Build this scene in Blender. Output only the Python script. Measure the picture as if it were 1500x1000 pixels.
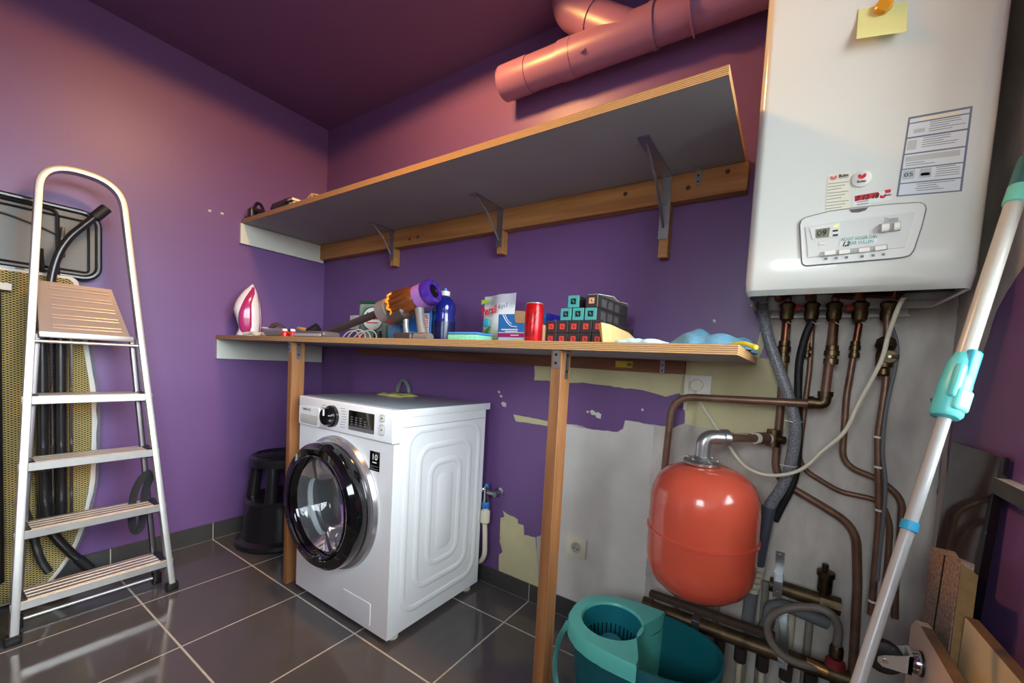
import bpy, bmesh, math, random
from mathutils import Vector, Matrix, noise
from mathutils.geometry import tessellate_polygon
random.seed(7)
S = bpy.context.scene
COL = S.collection
for o in list(bpy.data.objects): bpy.data.objects.remove(o)
PI = math.pi

# ------------------------------------------------------------------ camera
CAM = Vector((2.5714, -1.5186, 1.0492)); FPX = 594.05; PPX, PPY = 768.25, 564.8
R_ = Vector((0.83781935, 0.54313731, 0.05532267)); U_ = Vector((-0.07533925, 0.0146578, 0.99705022)); F_ = Vector((-0.54072427, 0.83951594, -0.05320015))
cd = bpy.data.cameras.new('camera'); cam = bpy.data.objects.new('camera', cd); COL.objects.link(cam)
cam.matrix_world = Matrix(((R_.x, U_.x, -F_.x, CAM.x), (R_.y, U_.y, -F_.y, CAM.y), (R_.z, U_.z, -F_.z, CAM.z), (0, 0, 0, 1)))
cd.sensor_width = 36; cd.sensor_fit = 'HORIZONTAL'; cd.lens = 36 * FPX / 1500
cd.shift_x = -(PPX - 750) / 1500; cd.shift_y = (PPY - 500) / 1500; cd.clip_start = 0.02
S.camera = cam

# ------------------------------------------------------------------ world and exposure
S.view_settings.view_transform = 'Standard'; S.view_settings.look = 'None'; S.view_settings.gamma = 1.0
S.view_settings.use_curve_mapping = False
S.view_settings.exposure = 0.02
w = bpy.data.worlds.new('overcast_sky'); S.world = w; w.use_nodes = True
WN, WK = w.node_tree.nodes, w.node_tree.links
bg = WN['Background']; bg.inputs[1].default_value = 21.0
wtc = WN.new('ShaderNodeTexCoord'); wsp = WN.new('ShaderNodeSeparateXYZ'); wrp = WN.new('ShaderNodeValToRGB')
WK.new(wtc.outputs['Generated'], wsp.inputs[0]); WK.new(wsp.outputs[2], wrp.inputs[0]); WK.new(wrp.outputs[0], bg.inputs[0])
wrp.color_ramp.elements[0].position = 0.0; wrp.color_ramp.elements[0].color = (0.13, 0.125, 0.12, 1)      # ground outside
wrp.color_ramp.elements[1].position = 0.02; wrp.color_ramp.elements[1].color = (0.88, 0.95, 1.0, 1)       # overcast sky

def area(name, loc, rot, sx, sy, power, color, portal=False, shape='RECTANGLE'):
    l = bpy.data.lights.new(name, 'AREA'); l.shape = shape; l.size = sx; l.size_y = sy; l.energy = power; l.color = color
    if portal: l.cycles.is_portal = True
    o = bpy.data.objects.new(name, l); COL.objects.link(o); o.location = loc; o.rotation_euler = rot
    return o
XR, H, YF = 2.936, 2.466, -2.6          # right wall, ceiling, front wall
WY0, WY1, WZ0, WZ1 = -2.2, -0.44, 0.885, 2.3     # window opening in the right wall
DX0, DX1, DZ1 = 0.25, 1.15, 2.1          # closed door in the front wall
VX0, VX1, VZ0, VZ1 = 2.15, 2.8, 1.1, 1.85   # small unseen window added in the front wall as fill light
area('window_portal', (XR + 0.1, (WY0 + WY1) / 2, (WZ0 + WZ1) / 2), (0, PI / 2, 0), WZ1 - WZ0, WY1 - WY0, 1, (1, 1, 1), True)
area('window_portal', ((VX0 + VX1) / 2, YF - 0.1, (VZ0 + VZ1) / 2), (PI / 2, 0, 0), VX1 - VX0, VZ1 - VZ0, 1, (1, 1, 1), True)  # portal of the added fill window
# portal area lights shine along their local -Z: into the room
lsp = bpy.data.lights.new('ceiling_lamp_light', 'SPOT'); lsp.spot_size = math.radians(174); lsp.spot_blend = 0.06; lsp.shadow_soft_size = 0.09; lsp.energy = 84; lsp.color = (1.0, 0.5, 0.15)
lso = bpy.data.objects.new('ceiling_lamp_light', lsp); COL.objects.link(lso); lso.location = (1.45, -0.70, H - 0.03)

# ------------------------------------------------------------------ helpers
def px(u, v, ax, val):
    """photo pixel -> the point of the plane (axis = value) that it shows"""
    d = F_ + R_ * ((u - PPX) / FPX) - U_ * ((v - PPY) / FPX)
    return CAM + d * ((val - CAM[ax]) / d[ax])
def L(c):
    c /= 255.0
    return c / 12.92 if c <= 0.04045 else ((c + 0.055) / 1.055) ** 2.4
def C(r, g, b): return (L(r), L(g), L(b), 1)

MAT = {}
def mat(name, col, rough=0.5, metal=0.0, var=0.0, vscale=8.0, bump=0.0, bscale=60.0, spec=0.5, coat=0.0, emit=None, trans=0.0, stretch=(1, 1, 1), col2=None, sheen=0.0):
    if name in MAT: return MAT[name]
    m = bpy.data.materials.new(name); m.use_nodes = True; nt = m.node_tree; N = nt.nodes; K = nt.links
    b = N['Principled BSDF']
    b.inputs['Base Color'].default_value = col; b.inputs['Roughness'].default_value = rough; b.inputs['Metallic'].default_value = metal
    b.inputs['Specular IOR Level'].default_value = spec; b.inputs['Coat Weight'].default_value = coat
    b.inputs['Transmission Weight'].default_value = trans; b.inputs['Sheen Weight'].default_value = sheen
    if emit: b.inputs['Emission Color'].default_value = emit[0]; b.inputs['Emission Strength'].default_value = emit[1]
    tc = N.new('ShaderNodeTexCoord'); mp = N.new('ShaderNodeMapping'); mp.inputs['Scale'].default_value = stretch
    K.new(tc.outputs['Object'], mp.inputs['Vector'])
    if var > 0 or col2:
        n = N.new('ShaderNodeTexNoise'); n.inputs['Scale'].default_value = vscale; n.inputs['Detail'].default_value = 5; K.new(mp.outputs[0], n.inputs['Vector'])
        r = N.new('ShaderNodeValToRGB'); K.new(n.outputs['Fac'], r.inputs[0])
        c2 = col2 if col2 else tuple(x * (1 - var) for x in col[:3]) + (1,)
        r.color_ramp.elements[0].position = 0.32; r.color_ramp.elements[1].position = 0.68
        r.color_ramp.elements[0].color = c2; r.color_ramp.elements[1].color = col
        K.new(r.outputs[0], b.inputs['Base Color'])
    if bump > 0:
        n2 = N.new('ShaderNodeTexNoise'); n2.inputs['Scale'].default_value = bscale; n2.inputs['Detail'].default_value = 4; K.new(mp.outputs[0], n2.inputs['Vector'])
        bp = N.new('ShaderNodeBump'); bp.inputs['Strength'].default_value = bump; bp.inputs['Distance'].default_value = 0.003
        K.new(n2.outputs['Fac'], bp.inputs['Height']); K.new(bp.outputs[0], b.inputs['Normal'])
    MAT[name] = m
    return m

def wood(name, c1, c2, axis, scale=14, rough=0.55):
    """grain running along axis (0 x, 1 y, 2 z)"""
    if name in MAT: return MAT[name]
    st = [1.0, 1.0, 1.0]; st[axis] = 0.06
    m = mat(name, c1, rough, col2=c2, vscale=scale * 2.2, stretch=tuple(st), bump=0.15, bscale=scale * 8)
    return m

def plyedge(name, c1, c2, n=5, thick=0.022):
    """plywood edge: layers stacked in z"""
    if name in MAT: return MAT[name]
    m = bpy.data.materials.new(name); m.use_nodes = True; nt = m.node_tree; N = nt.nodes; K = nt.links; b = N['Principled BSDF']; b.inputs['Roughness'].default_value = 0.6
    tc = N.new('ShaderNodeTexCoord'); wv = N.new('ShaderNodeTexWave'); wv.bands_direction = 'Z'; wv.inputs['Scale'].default_value = 2 * PI / (20 * thick / n)
    wv.inputs['Distortion'].default_value = 1.2; wv.inputs['Detail'].default_value = 2; wv.inputs['Detail Scale'].default_value = 3
    mp = N.new('ShaderNodeMapping'); mp.inputs['Scale'].default_value = (0.25, 0.25, 1); K.new(tc.outputs['Object'], mp.inputs[0]); K.new(mp.outputs[0], wv.inputs['Vector'])
    r = N.new('ShaderNodeValToRGB'); r.color_ramp.elements[0].color = c2; r.color_ramp.elements[1].color = c1; r.color_ramp.elements[0].position = 0.15; r.color_ramp.elements[1].position = 0.6
    K.new(wv.outputs['Color'], r.inputs[0]); K.new(r.outputs[0], b.inputs['Base Color'])
    MAT[name] = m
    return m

LOC = {}
def wl(o): return LOC.get(o.name, Vector((0, 0, 0))) if o else Vector((0, 0, 0))
def tag(o, label=None, cat=None, group=None, kind=None):
    if label: o['label'] = label
    if cat: o['category'] = cat
    if group: o['group'] = group
    if kind: o['kind'] = kind
    return o
def thing(name, label, cat, loc, group=None):
    o = bpy.data.objects.new(name, None); COL.objects.link(o); o.location = Vector(loc); o.empty_display_size = 0.05
    LOC[o.name] = Vector(loc)
    return tag(o, label, cat, group)

def basis(d):
    d = Vector(d).normalized(); a = Vector((0, 0, 1)) if abs(d.z) < 0.9 else Vector((1, 0, 0))
    s = d.cross(a).normalized(); return s, s.cross(d).normalized(), d

class MB:
    def __init__(s, xf=None): s.v = []; s.f = []; s.mi = []; s.xf = xf
    def add(s, vs, fs, mi=0):
        n = len(s.v)
        for p in vs:
            p = Vector(p)
            if s.xf is not None: p = s.xf @ p
            s.v.append(p)
        s.f += [tuple(i + n for i in f) for f in fs]; s.mi += [mi] * len(fs)
        return s
    def box(s, a, b, mi=0):
        x0, y0, z0 = a; x1, y1, z1 = b
        vs = [(x0, y0, z0), (x1, y0, z0), (x1, y1, z0), (x0, y1, z0), (x0, y0, z1), (x1, y0, z1), (x1, y1, z1), (x0, y1, z1)]
        return s.add(vs, [(0, 3, 2, 1), (4, 5, 6, 7), (0, 1, 5, 4), (1, 2, 6, 5), (2, 3, 7, 6), (3, 0, 4, 7)], mi)
    def rbox(s, a, b, r=0.004, seg=2, mi=0):
        bm = bmesh.new(); bmesh.ops.create_cube(bm, size=1)
        a = Vector(a); b = Vector(b); c = (a + b) / 2; d = b - a
        for v in bm.verts: v.co = Vector((c.x + v.co.x * d.x, c.y + v.co.y * d.y, c.z + v.co.z * d.z))
        r = min(r, 0.49 * min(abs(d.x), abs(d.y), abs(d.z)))
        bmesh.ops.bevel(bm, geom=bm.edges[:], offset=r, segments=seg, affect='EDGES', profile=0.5)
        bm.verts.index_update(); s.add([v.co.copy() for v in bm.verts], [tuple(v.index for v in f.verts) for f in bm.faces], mi); bm.free()
        return s
    def loft(s, rings, cap=True, mi=0, closed=False):
        n = len(rings[0]); vs = [p for r in rings for p in r]; fs = []
        m = len(rings)
        for i in range(m if closed else m - 1):
            j = (i + 1) % m
            for k in range(n):
                k2 = (k + 1) % n
                fs.append((i * n + k, i * n + k2, j * n + k2, j * n + k))
        if cap and not closed:
            fs.append(tuple(reversed(range(n)))); fs.append(tuple((m - 1) * n + k for k in range(n)))
        return s.add(vs, fs, mi)
    def cyl(s, p0, p1, r0, r1=None, n=20, cap=True, mi=0):
        p0 = Vector(p0); p1 = Vector(p1); r1 = r0 if r1 is None else r1; a, b, d = basis(p1 - p0)
        cs = [(math.cos(2 * PI * k / n), math.sin(2 * PI * k / n)) for k in range(n)]
        return s.loft([[p0 + (a * c + b * q) * r0 for c, q in cs], [p1 + (a * c + b * q) * r1 for c, q in cs]], cap, mi)
    def lathe(s, prof, o, axis, n=32, cap=True, mi=0, ref=None):
        o = Vector(o); a, b, d = basis(axis)
        rings = [[o + d * h + (a * math.cos(2 * PI * k / n) + b * math.sin(2 * PI * k / n)) * max(r, 1e-4) for k in range(n)] for r, h in prof]
        return s.loft(rings, cap, mi)
    def tube(s, path, r, n=12, mi=0, cap=True, closed=False, flat=1.0, flatn=None):
        P = [Vector(p) for p in path]; m = len(P); rings = []; pn = None
        for i, p in enumerate(P):
            if closed: t = (P[(i + 1) % m] - P[i - 1]).normalized()
            else: t = (P[min(i + 1, m - 1)] - P[max(i - 1, 0)]).normalized()
            if flatn is not None: pn = Vector(flatn)
            if pn is None: pn = basis(t)[0]
            pn = (pn - t * pn.dot(t)).normalized(); q = t.cross(pn)
            rr = r[i] if isinstance(r, (list, tuple)) else r
            rings.append([p + (pn * math.cos(2 * PI * k / n) * flat + q * math.sin(2 * PI * k / n)) * rr for k in range(n)])
        return s.loft(rings, cap, mi, closed)
    def prism(s, poly, vec, mi=0):
        vec = Vector(vec); poly = [Vector(p) for p in poly]; n = len(poly)
        vs = poly + [p + vec for p in poly]
        fs = [tuple(range(n)), tuple(reversed(range(n, 2 * n)))] + [(i, n + i, n + (i + 1) % n, (i + 1) % n) for i in range(n)]
        return s.add(vs, fs, mi)
    def sphere(s, c, r, n=16, m=10, mi=0):
        c = Vector(c); r = Vector(r) if not isinstance(r, (int, float)) else Vector((r, r, r))
        rings = []
        for i in range(m + 1):
            th = PI * i / m; z = -math.cos(th); q = max(math.sin(th), 1e-3)
            rings.append([Vector((c.x + r.x * q * math.cos(2 * PI * k / n), c.y + r.y * q * math.sin(2 * PI * k / n), c.z + r.z * z)) for k in range(n)])
        return s.loft(rings, True, mi)
    def build(s, name, mats, parent=None, ang=35, smooth=True):
        me = bpy.data.meshes.new(name); off = wl(parent)
        me.from_pydata([v - off for v in s.v], [], s.f)
        bm = bmesh.new(); bm.from_mesh(me); bmesh.ops.recalc_face_normals(bm, faces=bm.faces[:]); bm.to_mesh(me); bm.free()
        for m in (mats if isinstance(mats, (list, tuple)) else [mats]): me.materials.append(m)
        for p, i in zip(me.polygons, s.mi): p.material_index = i
        if smooth:
            me.polygons.foreach_set('use_smooth', [True] * len(me.polygons)); me.set_sharp_from_angle(angle=math.radians(ang))
        me.update()
        o = bpy.data.objects.new(name, me); COL.objects.link(o)
        if parent: o.parent = parent
        LOC[o.name] = off
        return o

def solo(mb, name, mats, label, cat, group=None, loc=None, ang=35):
    """a thing that is one mesh: origin at its base centre"""
    xs = [v.x for v in mb.v]; ys = [v.y for v in mb.v]; zs = [v.z for v in mb.v]
    off = Vector(((min(xs) + max(xs)) / 2, (min(ys) + max(ys)) / 2, min(zs))) if loc is None else Vector(loc)
    for v in mb.v: v -= off
    o = mb.build(name, mats, None, ang); o.location = off; LOC[o.name] = off
    return tag(o, label, cat, group)

def fillet(pts, rad, seg=6):
    P = [Vector(p) for p in pts]; out = [P[0]]
    for i in range(1, len(P) - 1):
        r = rad[i - 1] if isinstance(rad, (list, tuple)) else rad
        a = P[i - 1] - P[i]; b = P[i + 1] - P[i]; q = min(r, a.length * 0.48, b.length * 0.48)
        A = P[i] + a.normalized() * q; B = P[i] + b.normalized() * q
        for k in range(seg + 1):
            t = k / seg; out.append(A * (1 - t) ** 2 + P[i] * 2 * t * (1 - t) + B * t * t)
    out.append(P[-1]); return out
def spline(pts, seg=8):
    P = [Vector(p) for p in pts]; Q = [P[0] * 2 - P[1]] + P + [P[-1] * 2 - P[-2]]; out = []
    for i in range(1, len(Q) - 2):
        a, b, c, d = Q[i - 1:i + 3]
        for k in range(seg):
            t = k / seg; out.append(0.5 * ((2 * b) + (c - a) * t + (2 * a - 5 * b + 4 * c - d) * t * t + (3 * b - a - 3 * c + d) * t ** 3))
    out.append(P[-1]); return out
def rrect(cx, cy, hw, hh, r, seg=6):
    out = []
    for sx, sy, a0 in ((1, 1, 0), (-1, 1, PI / 2), (-1, -1, PI), (1, -1, 1.5 * PI)):
        for k in range(seg + 1):
            a = a0 + PI / 2 * k / seg; out.append((cx + sx * (hw - r) + r * math.cos(a), cy + sy * (hh - r) + r * math.sin(a)))
    return out

def text(name, body, o, right, up, size, m, parent, width=None, align='CENTER', eps=0.0006, bold=0.0, shear=0.0):
    cu = bpy.data.curves.new(name, 'FONT'); cu.body = body; cu.size = 1; cu.align_x = align; cu.align_y = 'CENTER'; cu.resolution_u = 2; cu.offset = bold; cu.shear = shear
    t = bpy.data.objects.new('tmp', cu); COL.objects.link(t); bpy.context.view_layer.update()
    me = bpy.data.meshes.new_from_object(t.evaluated_get(bpy.context.evaluated_depsgraph_get())); bpy.data.objects.remove(t); bpy.data.curves.remove(cu)
    right = Vector(right).normalized(); up = Vector(up).normalized(); nrm = right.cross(up); o = Vector(o)
    sx = size
    if width:
        xs = [v.co.x for v in me.vertices]; sx = width / (max(xs) - min(xs))
    off = wl(parent)
    for v in me.vertices: v.co = o + right * v.co.x * sx + up * v.co.y * size + nrm * eps - off
    me.materials.clear(); me.materials.append(m); me.name = name
    ob = bpy.data.objects.new(name, me); COL.objects.link(ob); ob.parent = parent; LOC[ob.name] = off
    return ob
X, Y, Z = Vector((1, 0, 0)), Vector((0, 1, 0)), Vector((0, 0, 1))

# ------------------------------------------------------------------ shared materials
PURPLE = mat('purple_wall_paint', C(117, 83, 138), 0.42, var=0.06, vscale=3, bump=0.12, bscale=140)
PURPLE_CEIL = mat('purple_ceiling_paint', C(112, 76, 120), 0.6, var=0.05, vscale=3, bump=0.1, bscale=140)
PIPE_PAINT = mat('purple_painted_plastic', C(140, 98, 136), 0.38, var=0.05)
CREAM = mat('old_cream_paint', C(214, 206, 160), 0.7, var=0.12, vscale=9, bump=0.2, bscale=60)
PLASTER = mat('stained_white_plaster', C(228, 224, 216), 0.75, var=0.15, vscale=5, bump=0.25, bscale=50)
PLASTER_DIRTY = mat('dirty_grey_plaster', C(222, 214, 204), 0.8, var=0.42, vscale=7, bump=0.3, bscale=45, stretch=(1.6, 1, 0.6))
TILE = mat('dark_glossy_tile', C(90, 85, 84), 0.1, var=0.1, vscale=4, spec=0.6)
GROUT = mat('pale_grout', C(200, 192, 178), 0.85, var=0.2, vscale=40)
BTILE = mat('dark_skirting_tile', C(70, 68, 68), 0.28, var=0.1)
GREYLAM = mat('grey_laminate', C(150, 148, 150), 0.55, var=0.08, vscale=5)
PLY = plyedge('plywood_edge', C(206, 160, 104), C(132, 88, 52))
WHITELAM = mat('white_laminate', C(214, 216, 206), 0.5, var=0.05)
PINE = wood('pine_cleat', C(190, 138, 80), C(150, 98, 52), 0)
REDWOOD = wood('brown_cleat', C(140, 92, 62), C(108, 66, 44), 0)
POSTWOOD = wood('brown_post', C(176, 122, 74), C(128, 80, 46), 2)
STEEL = mat('galvanised_steel', C(176, 178, 180), 0.38, 1.0, var=0.15, vscale=30)
CHROME = mat('chrome', C(210, 212, 214), 0.12, 1.0)
ALU = mat('brushed_aluminium', C(214, 212, 210), 0.42, 0.85, var=0.08, vscale=30)
COPPER = mat('copper_pipe', C(150, 92, 66), 0.38, 1.0, col2=C(96, 60, 46), vscale=16)
BROWNP = mat('brown_oxidised_pipe', C(146, 112, 92), 0.4, 0.5, col2=C(112, 84, 68), vscale=18)
BRASS = mat('dull_brass', C(124, 104, 74), 0.42, 1.0, col2=C(78, 64, 48), vscale=30)
OLDBRASS = mat('dirty_brass', C(112, 94, 68), 0.5, 0.8, col2=C(64, 52, 40), vscale=22)
BLACKP = mat('black_plastic', C(26, 26, 28), 0.35, var=0.1)
BLACKR = mat('black_rubber', C(24, 23, 24), 0.6)
BLACKG = mat('gloss_black', C(12, 12, 14), 0.06, coat=0.5)
WHITEE = mat('white_enamel', C(243, 244, 245), 0.22, coat=0.3)
WHITEP = mat('white_plastic', C(232, 230, 222), 0.35)
CREAMP = mat('cream_plastic', C(226, 220, 196), 0.4)
GREYPVC = mat('grey_pvc', C(112, 116, 118), 0.42, var=0.1)
DKGREYPVC = mat('dark_grey_pvc', C(78, 84, 98), 0.45)
TXTBLK = mat('black_print', C(40, 40, 42), 0.6)
TXTGRY = mat('grey_print', C(120, 122, 124), 0.6)
TXTWHT = mat('white_print', C(235, 235, 235), 0.6)
TXTRED = mat('red_print', C(206, 30, 40), 0.5)
PAPER = mat('white_paper', C(232, 234, 230), 0.7)

# ================================================================== SETTING
# floor: slab of grout plus single tiles
fl = MB().box((-0.05, YF - 0.05, -0.06), (XR + 0.05, 0.05, -0.0007)).build('floor', GROUT); tag(fl, 'dark glossy tiled floor with pale grout lines', kind='structure')
GX = [0, 0.462, 0.869, 1.276, 1.683, 2.09, 2.497, XR]; GY = [0, -0.195, -0.595, -0.995, -1.395, -1.795, -2.195, YF]
tcache = {}
def tile_mesh(dx, dy):
    k = (round(dx, 3), round(dy, 3))
    if k not in tcache:
        g = 0.0026; o = MB().rbox((g, g, -0.02), (dx - g, dy - g, 0.0), 0.0012, 1).build('floor_tile', TILE, fl); tcache[k] = o.data; return o
    o = bpy.data.objects.new('floor_tile', tcache[k]); COL.objects.link(o); o.parent = fl; return o
for i in range(7):
    for j in range(7):
        o = tile_mesh(GX[i + 1] - GX[i], GY[j] - GY[j + 1]); o.location = (GX[i], GY[j + 1], 0)

def struct(mb, name, m, label=None, parent=None):
    o = mb.build(name, m, parent)
    if not parent: tag(o, label, kind='structure')
    return o
wb = struct(MB().box((-0.1, 0, -0.06), (XR + 0.1, 0.12, H + 0.1)), 'wall_back', PURPLE, 'purple back wall with bare plaster patches behind the shelves')
wlft = struct(MB().box((-0.12, YF, -0.06), (0, 0, H + 0.1)), 'wall_left', PURPLE, 'purple side wall behind the step ladder')
struct(MB().box((-0.1, YF - 0.1, H), (XR + 0.3, 0.1, H + 0.12)), 'ceiling', PURPLE_CEIL, 'dark purple painted ceiling')
TR = 0.14
wr = MB().box((XR, YF, -0.06), (XR + TR, 0, WZ0 - 0.03)).box((XR, YF, WZ1), (XR + TR, 0, H)).box((XR, WY1, WZ0 - 0.03), (XR + TR, 0, WZ1)).box((XR, YF, WZ0 - 0.03), (XR + TR, WY0, WZ1))
wr = struct(wr, 'wall_right', PURPLE, 'purple wall with the window beside the boiler')
wf = MB().box((-0.1, YF - 0.14, -0.06), (VX0, YF, H)).box((VX1, YF - 0.14, -0.06), (XR + TR, YF, H)).box((VX0, YF - 0.14, -0.06), (VX1, YF, VZ0)).box((VX0, YF - 0.14, VZ1), (VX1, YF, H))
struct(wf, 'wall_front', PURPLE, 'purple wall with the closed door facing the shelves')

def glassmat():
    m = bpy.data.materials.new('clear_glass'); m.use_nodes = True; nt = m.node_tree; N = nt.nodes; K = nt.links
    for n in list(N): N.remove(n)
    o = N.new('ShaderNodeOutputMaterial'); mx = N.new('ShaderNodeMixShader'); t = N.new('ShaderNodeBsdfTransparent'); g = N.new('ShaderNodeBsdfGlossy'); f = N.new('ShaderNodeFresnel')
    g.inputs['Roughness'].default_value = 0.02; f.inputs[0].default_value = 1.45; t.inputs[0].default_value = (0.94, 0.96, 0.96, 1)
    K.new(f.outputs[0], mx.inputs[0]); K.new(t.outputs[0], mx.inputs[1]); K.new(g.outputs[0], mx.inputs[2]); K.new(mx.outputs[0], o.inputs[0])
    return m
GLASS = glassmat()
STONE = mat('dark_stone_sill', C(70, 72, 72), 0.4, var=0.3, vscale=30)
SILLTOP = mat('pale_stone_sill', C(190, 190, 186), 0.35, var=0.1, vscale=20)
win = thing('window_1', 'white framed window over a stone sill beside the boiler', None, (XR + 0.1, (WY0 + WY1) / 2, WZ0)); win['kind'] = 'structure'
fx0, fx1 = XR + 0.04, XR + 0.09
mb = MB(); t = 0.055; ym = (WY0 + WY1) / 2
mb.box((fx0, WY0, WZ0), (fx1, WY1, WZ0 + t)).box((fx0, WY0, WZ1 - t), (fx1, WY1, WZ1)).box((fx0, WY0, WZ0 + t), (fx1, WY0 + t, WZ1 - t)).box((fx0, WY1 - t, WZ0 + t), (fx1, WY1, WZ1 - t)).box((fx0, ym - t * 0.7, WZ0 + t), (fx1, ym + t * 0.7, WZ1 - t))
mb.build('window_frame', WHITEP, win)
for a, b in ((WY0 + t, ym - t * 0.7), (ym + t * 0.7, WY1 - t)): MB().box((XR + 0.063, a, WZ0 + t), (XR + 0.067, b, WZ1 - t)).build('window_pane', GLASS, win)
s_ = MB().box((XR - 0.022, WY0 - 0.05, WZ0 - 0.03), (XR - 0.0005, WY1 + 0.048, WZ0)).box((XR - 0.0005, WY0 + 0.001, WZ0 - 0.0295), (XR + 0.04, WY1 - 0.001, WZ0))
s_.mi = [1 if i in (1, 7) else 0 for i in range(12)]
s_.build('window_sill', [STONE, SILLTOP], win)
fill_win = thing('fill_window', 'small white framed window added for fill light in the wall facing the shelves', None, ((VX0 + VX1) / 2, YF - 0.06, VZ0)); fill_win['kind'] = 'structure'  # out of view, added to brighten the plaster around the boiler pipes
t = 0.045; y0, y1 = YF - 0.09, YF - 0.04
MB().box((VX0, y0, VZ0), (VX1, y1, VZ0 + t)).box((VX0, y0, VZ1 - t), (VX1, y1, VZ1)).box((VX0, y0, VZ0 + t), (VX0 + t, y1, VZ1 - t)).box((VX1 - t, y0, VZ0 + t), (VX1, y1, VZ1 - t)).build('window_frame', WHITEP, fill_win)
MB().box((VX0 + t, YF - 0.067, VZ0 + t), (VX1 - t, YF - 0.063, VZ1 - t)).build('window_pane', GLASS, fill_win)
dr = thing('door_1', 'closed white door facing the shelves', None, ((DX0 + DX1) / 2, YF, 0)); dr['kind'] = 'structure'
t = 0.07
MB().box((DX0, YF + 0.0005, 0.001), (DX0 + t, YF + 0.02, DZ1)).box((DX1 - t, YF + 0.0005, 0.001), (DX1, YF + 0.02, DZ1)).box((DX0 + t, YF + 0.0005, DZ1 - t), (DX1 - t, YF + 0.02, DZ1)).build('door_frame', WHITEP, dr)
MB().rbox((DX0 + t + .003, YF + 0.0005, 0.008), (DX1 - t - .003, YF + 0.014, DZ1 - t - .003), 0.002, 1).build('door_leaf', WHITEP, dr)
MB().tube(fillet([(DX1 - 0.13, YF + 0.014, 1.02), (DX1 - 0.13, YF + 0.06, 1.02), (DX1 - 0.25, YF + 0.06, 1.02)], 0.02), 0.009).build('door_handle', STEEL, dr)

# skirting tiles
def skirting(name, cuts, along_x, label, h=0.078):
    base = None
    for a, b in zip(cuts[:-1], cuts[1:]):
        if base is None:
            p0, p1 = min(cuts), max(cuts)
            mb = MB().box((p0, -0.0095, 0.0), (p1, -0.0005, h - 0.002)) if along_x else MB().box((0.0005, p0, 0), (0.0095, p1, h - 0.002))
            base = struct(mb, name, GROUT, label)
        a, b = min(a, b) + 0.0018, max(a, b) - 0.0018
        mb = MB().rbox((a, -0.0105, 0.001), (b, -0.003, h), 0.001, 1) if along_x else MB().rbox((0.003, a, 0.001), (0.0105, b, h), 0.001, 1)
        mb.build('skirting_tile', BTILE, base)
skirting('baseboard_back', [0.011, 0.462, 0.869, 1.276, 1.683, 2.09, 2.2], True, 'dark tile skirting along the back wall')
skirting('baseboard_left', [-0.011, -0.195, -0.595, -0.995, -1.395, -1.795, -2.195, YF], False, 'dark tile skirting along the wall behind the ladder', 0.092)

# paint patches traced on the walls, edges ragged
def ragged(pts, ax, val, out, amp=0.004, step=0.018, seed=0):
    P = [px(u, v, ax, val) if len((u, v)) == 2 else None for u, v in pts]
    res = []
    for i, a in enumerate(P):
        b = P[(i + 1) % len(P)]; n = max(1, int((b - a).length / step))
        for k in range(n):
            p = a.lerp(b, k / n); q = noise.noise_vector(p * 60 + Vector((seed, 0, 0)))
            p = p + q * amp; p[ax] = val + out; res.append(p)
    return res
def patch(name, pts, ax, val, out, m, parent, amp=0.004, seed=0):
    poly = ragged(pts, ax, val, out, amp, seed=seed)
    mb = MB(); mb.add(poly, [tuple(f) for f in tessellate_polygon([poly])])
    o = mb.build(name, m, parent, smooth=False)
    me = o.data
    nrm = me.polygons[0].normal; want = Vector((0, -1, 0)) if ax == 1 else Vector((-1, 0, 0))
    if nrm.dot(want) < 0: me.flip_normals()
    return o
patch('bare_plaster', [(786, 900), (786, 786), (800, 780), (812, 618), (845, 622), (868, 629), (905, 632), (913, 628), (916, 615), (935, 618), (985, 626), (1003, 620), (1060, 632), (1112, 640), (1125, 520), (1131, 470), (1120, 462), (1140, 420), (1160, 100), (1190, -300), (1480, -300), (1430, 160), (1404, 446), (1376, 690), (1345, 1060), (1100, 1080), (900, 960)], 1, 0, -0.0008, PLASTER_DIRTY, wb, 0.004, 1)
patch('bare_plaster', [(815, 620), (868, 629), (905, 632), (913, 628), (916, 615), (935, 618), (958, 624), (953, 690), (949, 800), (940, 930), (800, 910), (800, 700)], 1, 0, -0.0012, PLASTER, wb, 0.004, 9)
patch('old_paint', [(783, 532), (1000, 545), (1003, 528), (1118, 524), (1150, 530), (1150, 628), (1112, 636), (1060, 632), (1003, 621), (1003, 583), (995, 576), (975, 580), (940, 571), (900, 566), (860, 561), (836, 560), (783, 556)], 1, 0, -0.0016, CREAM, wb, 0.004, 2)
q = lambda a, b: (690 + a / 5.264, 690 + b / 5.264)
patch('old_paint', [q(215, 765), q(218, 640), q(245, 620), q(222, 545), q(228, 360), q(260, 350), q(246, 305), q(280, 330), q(330, 350), q(360, 370), q(365, 400), q(408, 415), q(410, 490), q(440, 495), q(500, 510), q(520, 895)], 1, 0, -0.0014, CREAM, wb, 0.003, 3)
patch('old_paint', [(752, 607), (770, 610), (815, 619), (815, 626), (780, 620), (756, 617)], 1, 0, -0.0014, CREAM, wb, 0.002, 4)
for u, v, a in ((731, 574, 2), (734, 580, 2), (738, 592, 4), (868, 604, 4), (876, 608, 5), (861, 603, 2), (1046, 470, 2.5), (941, 600, 2)):
    patch('paint_chip', [(u - a, v - a * .6), (u, v - a), (u + a, v - a * .3), (u + a * .8, v + a), (u - a * .4, v + a * .7)], 1, 0, -0.0012, PLASTER, wb, 0.001, u)
patch('bare_plaster', [(1118, 470), (1131, 458), (1131, 478), (1122, 500), (1112, 524), (1104, 524), (1110, 500)], 1, 0, -0.002, CREAM, wb, 0.002, 6)
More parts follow.
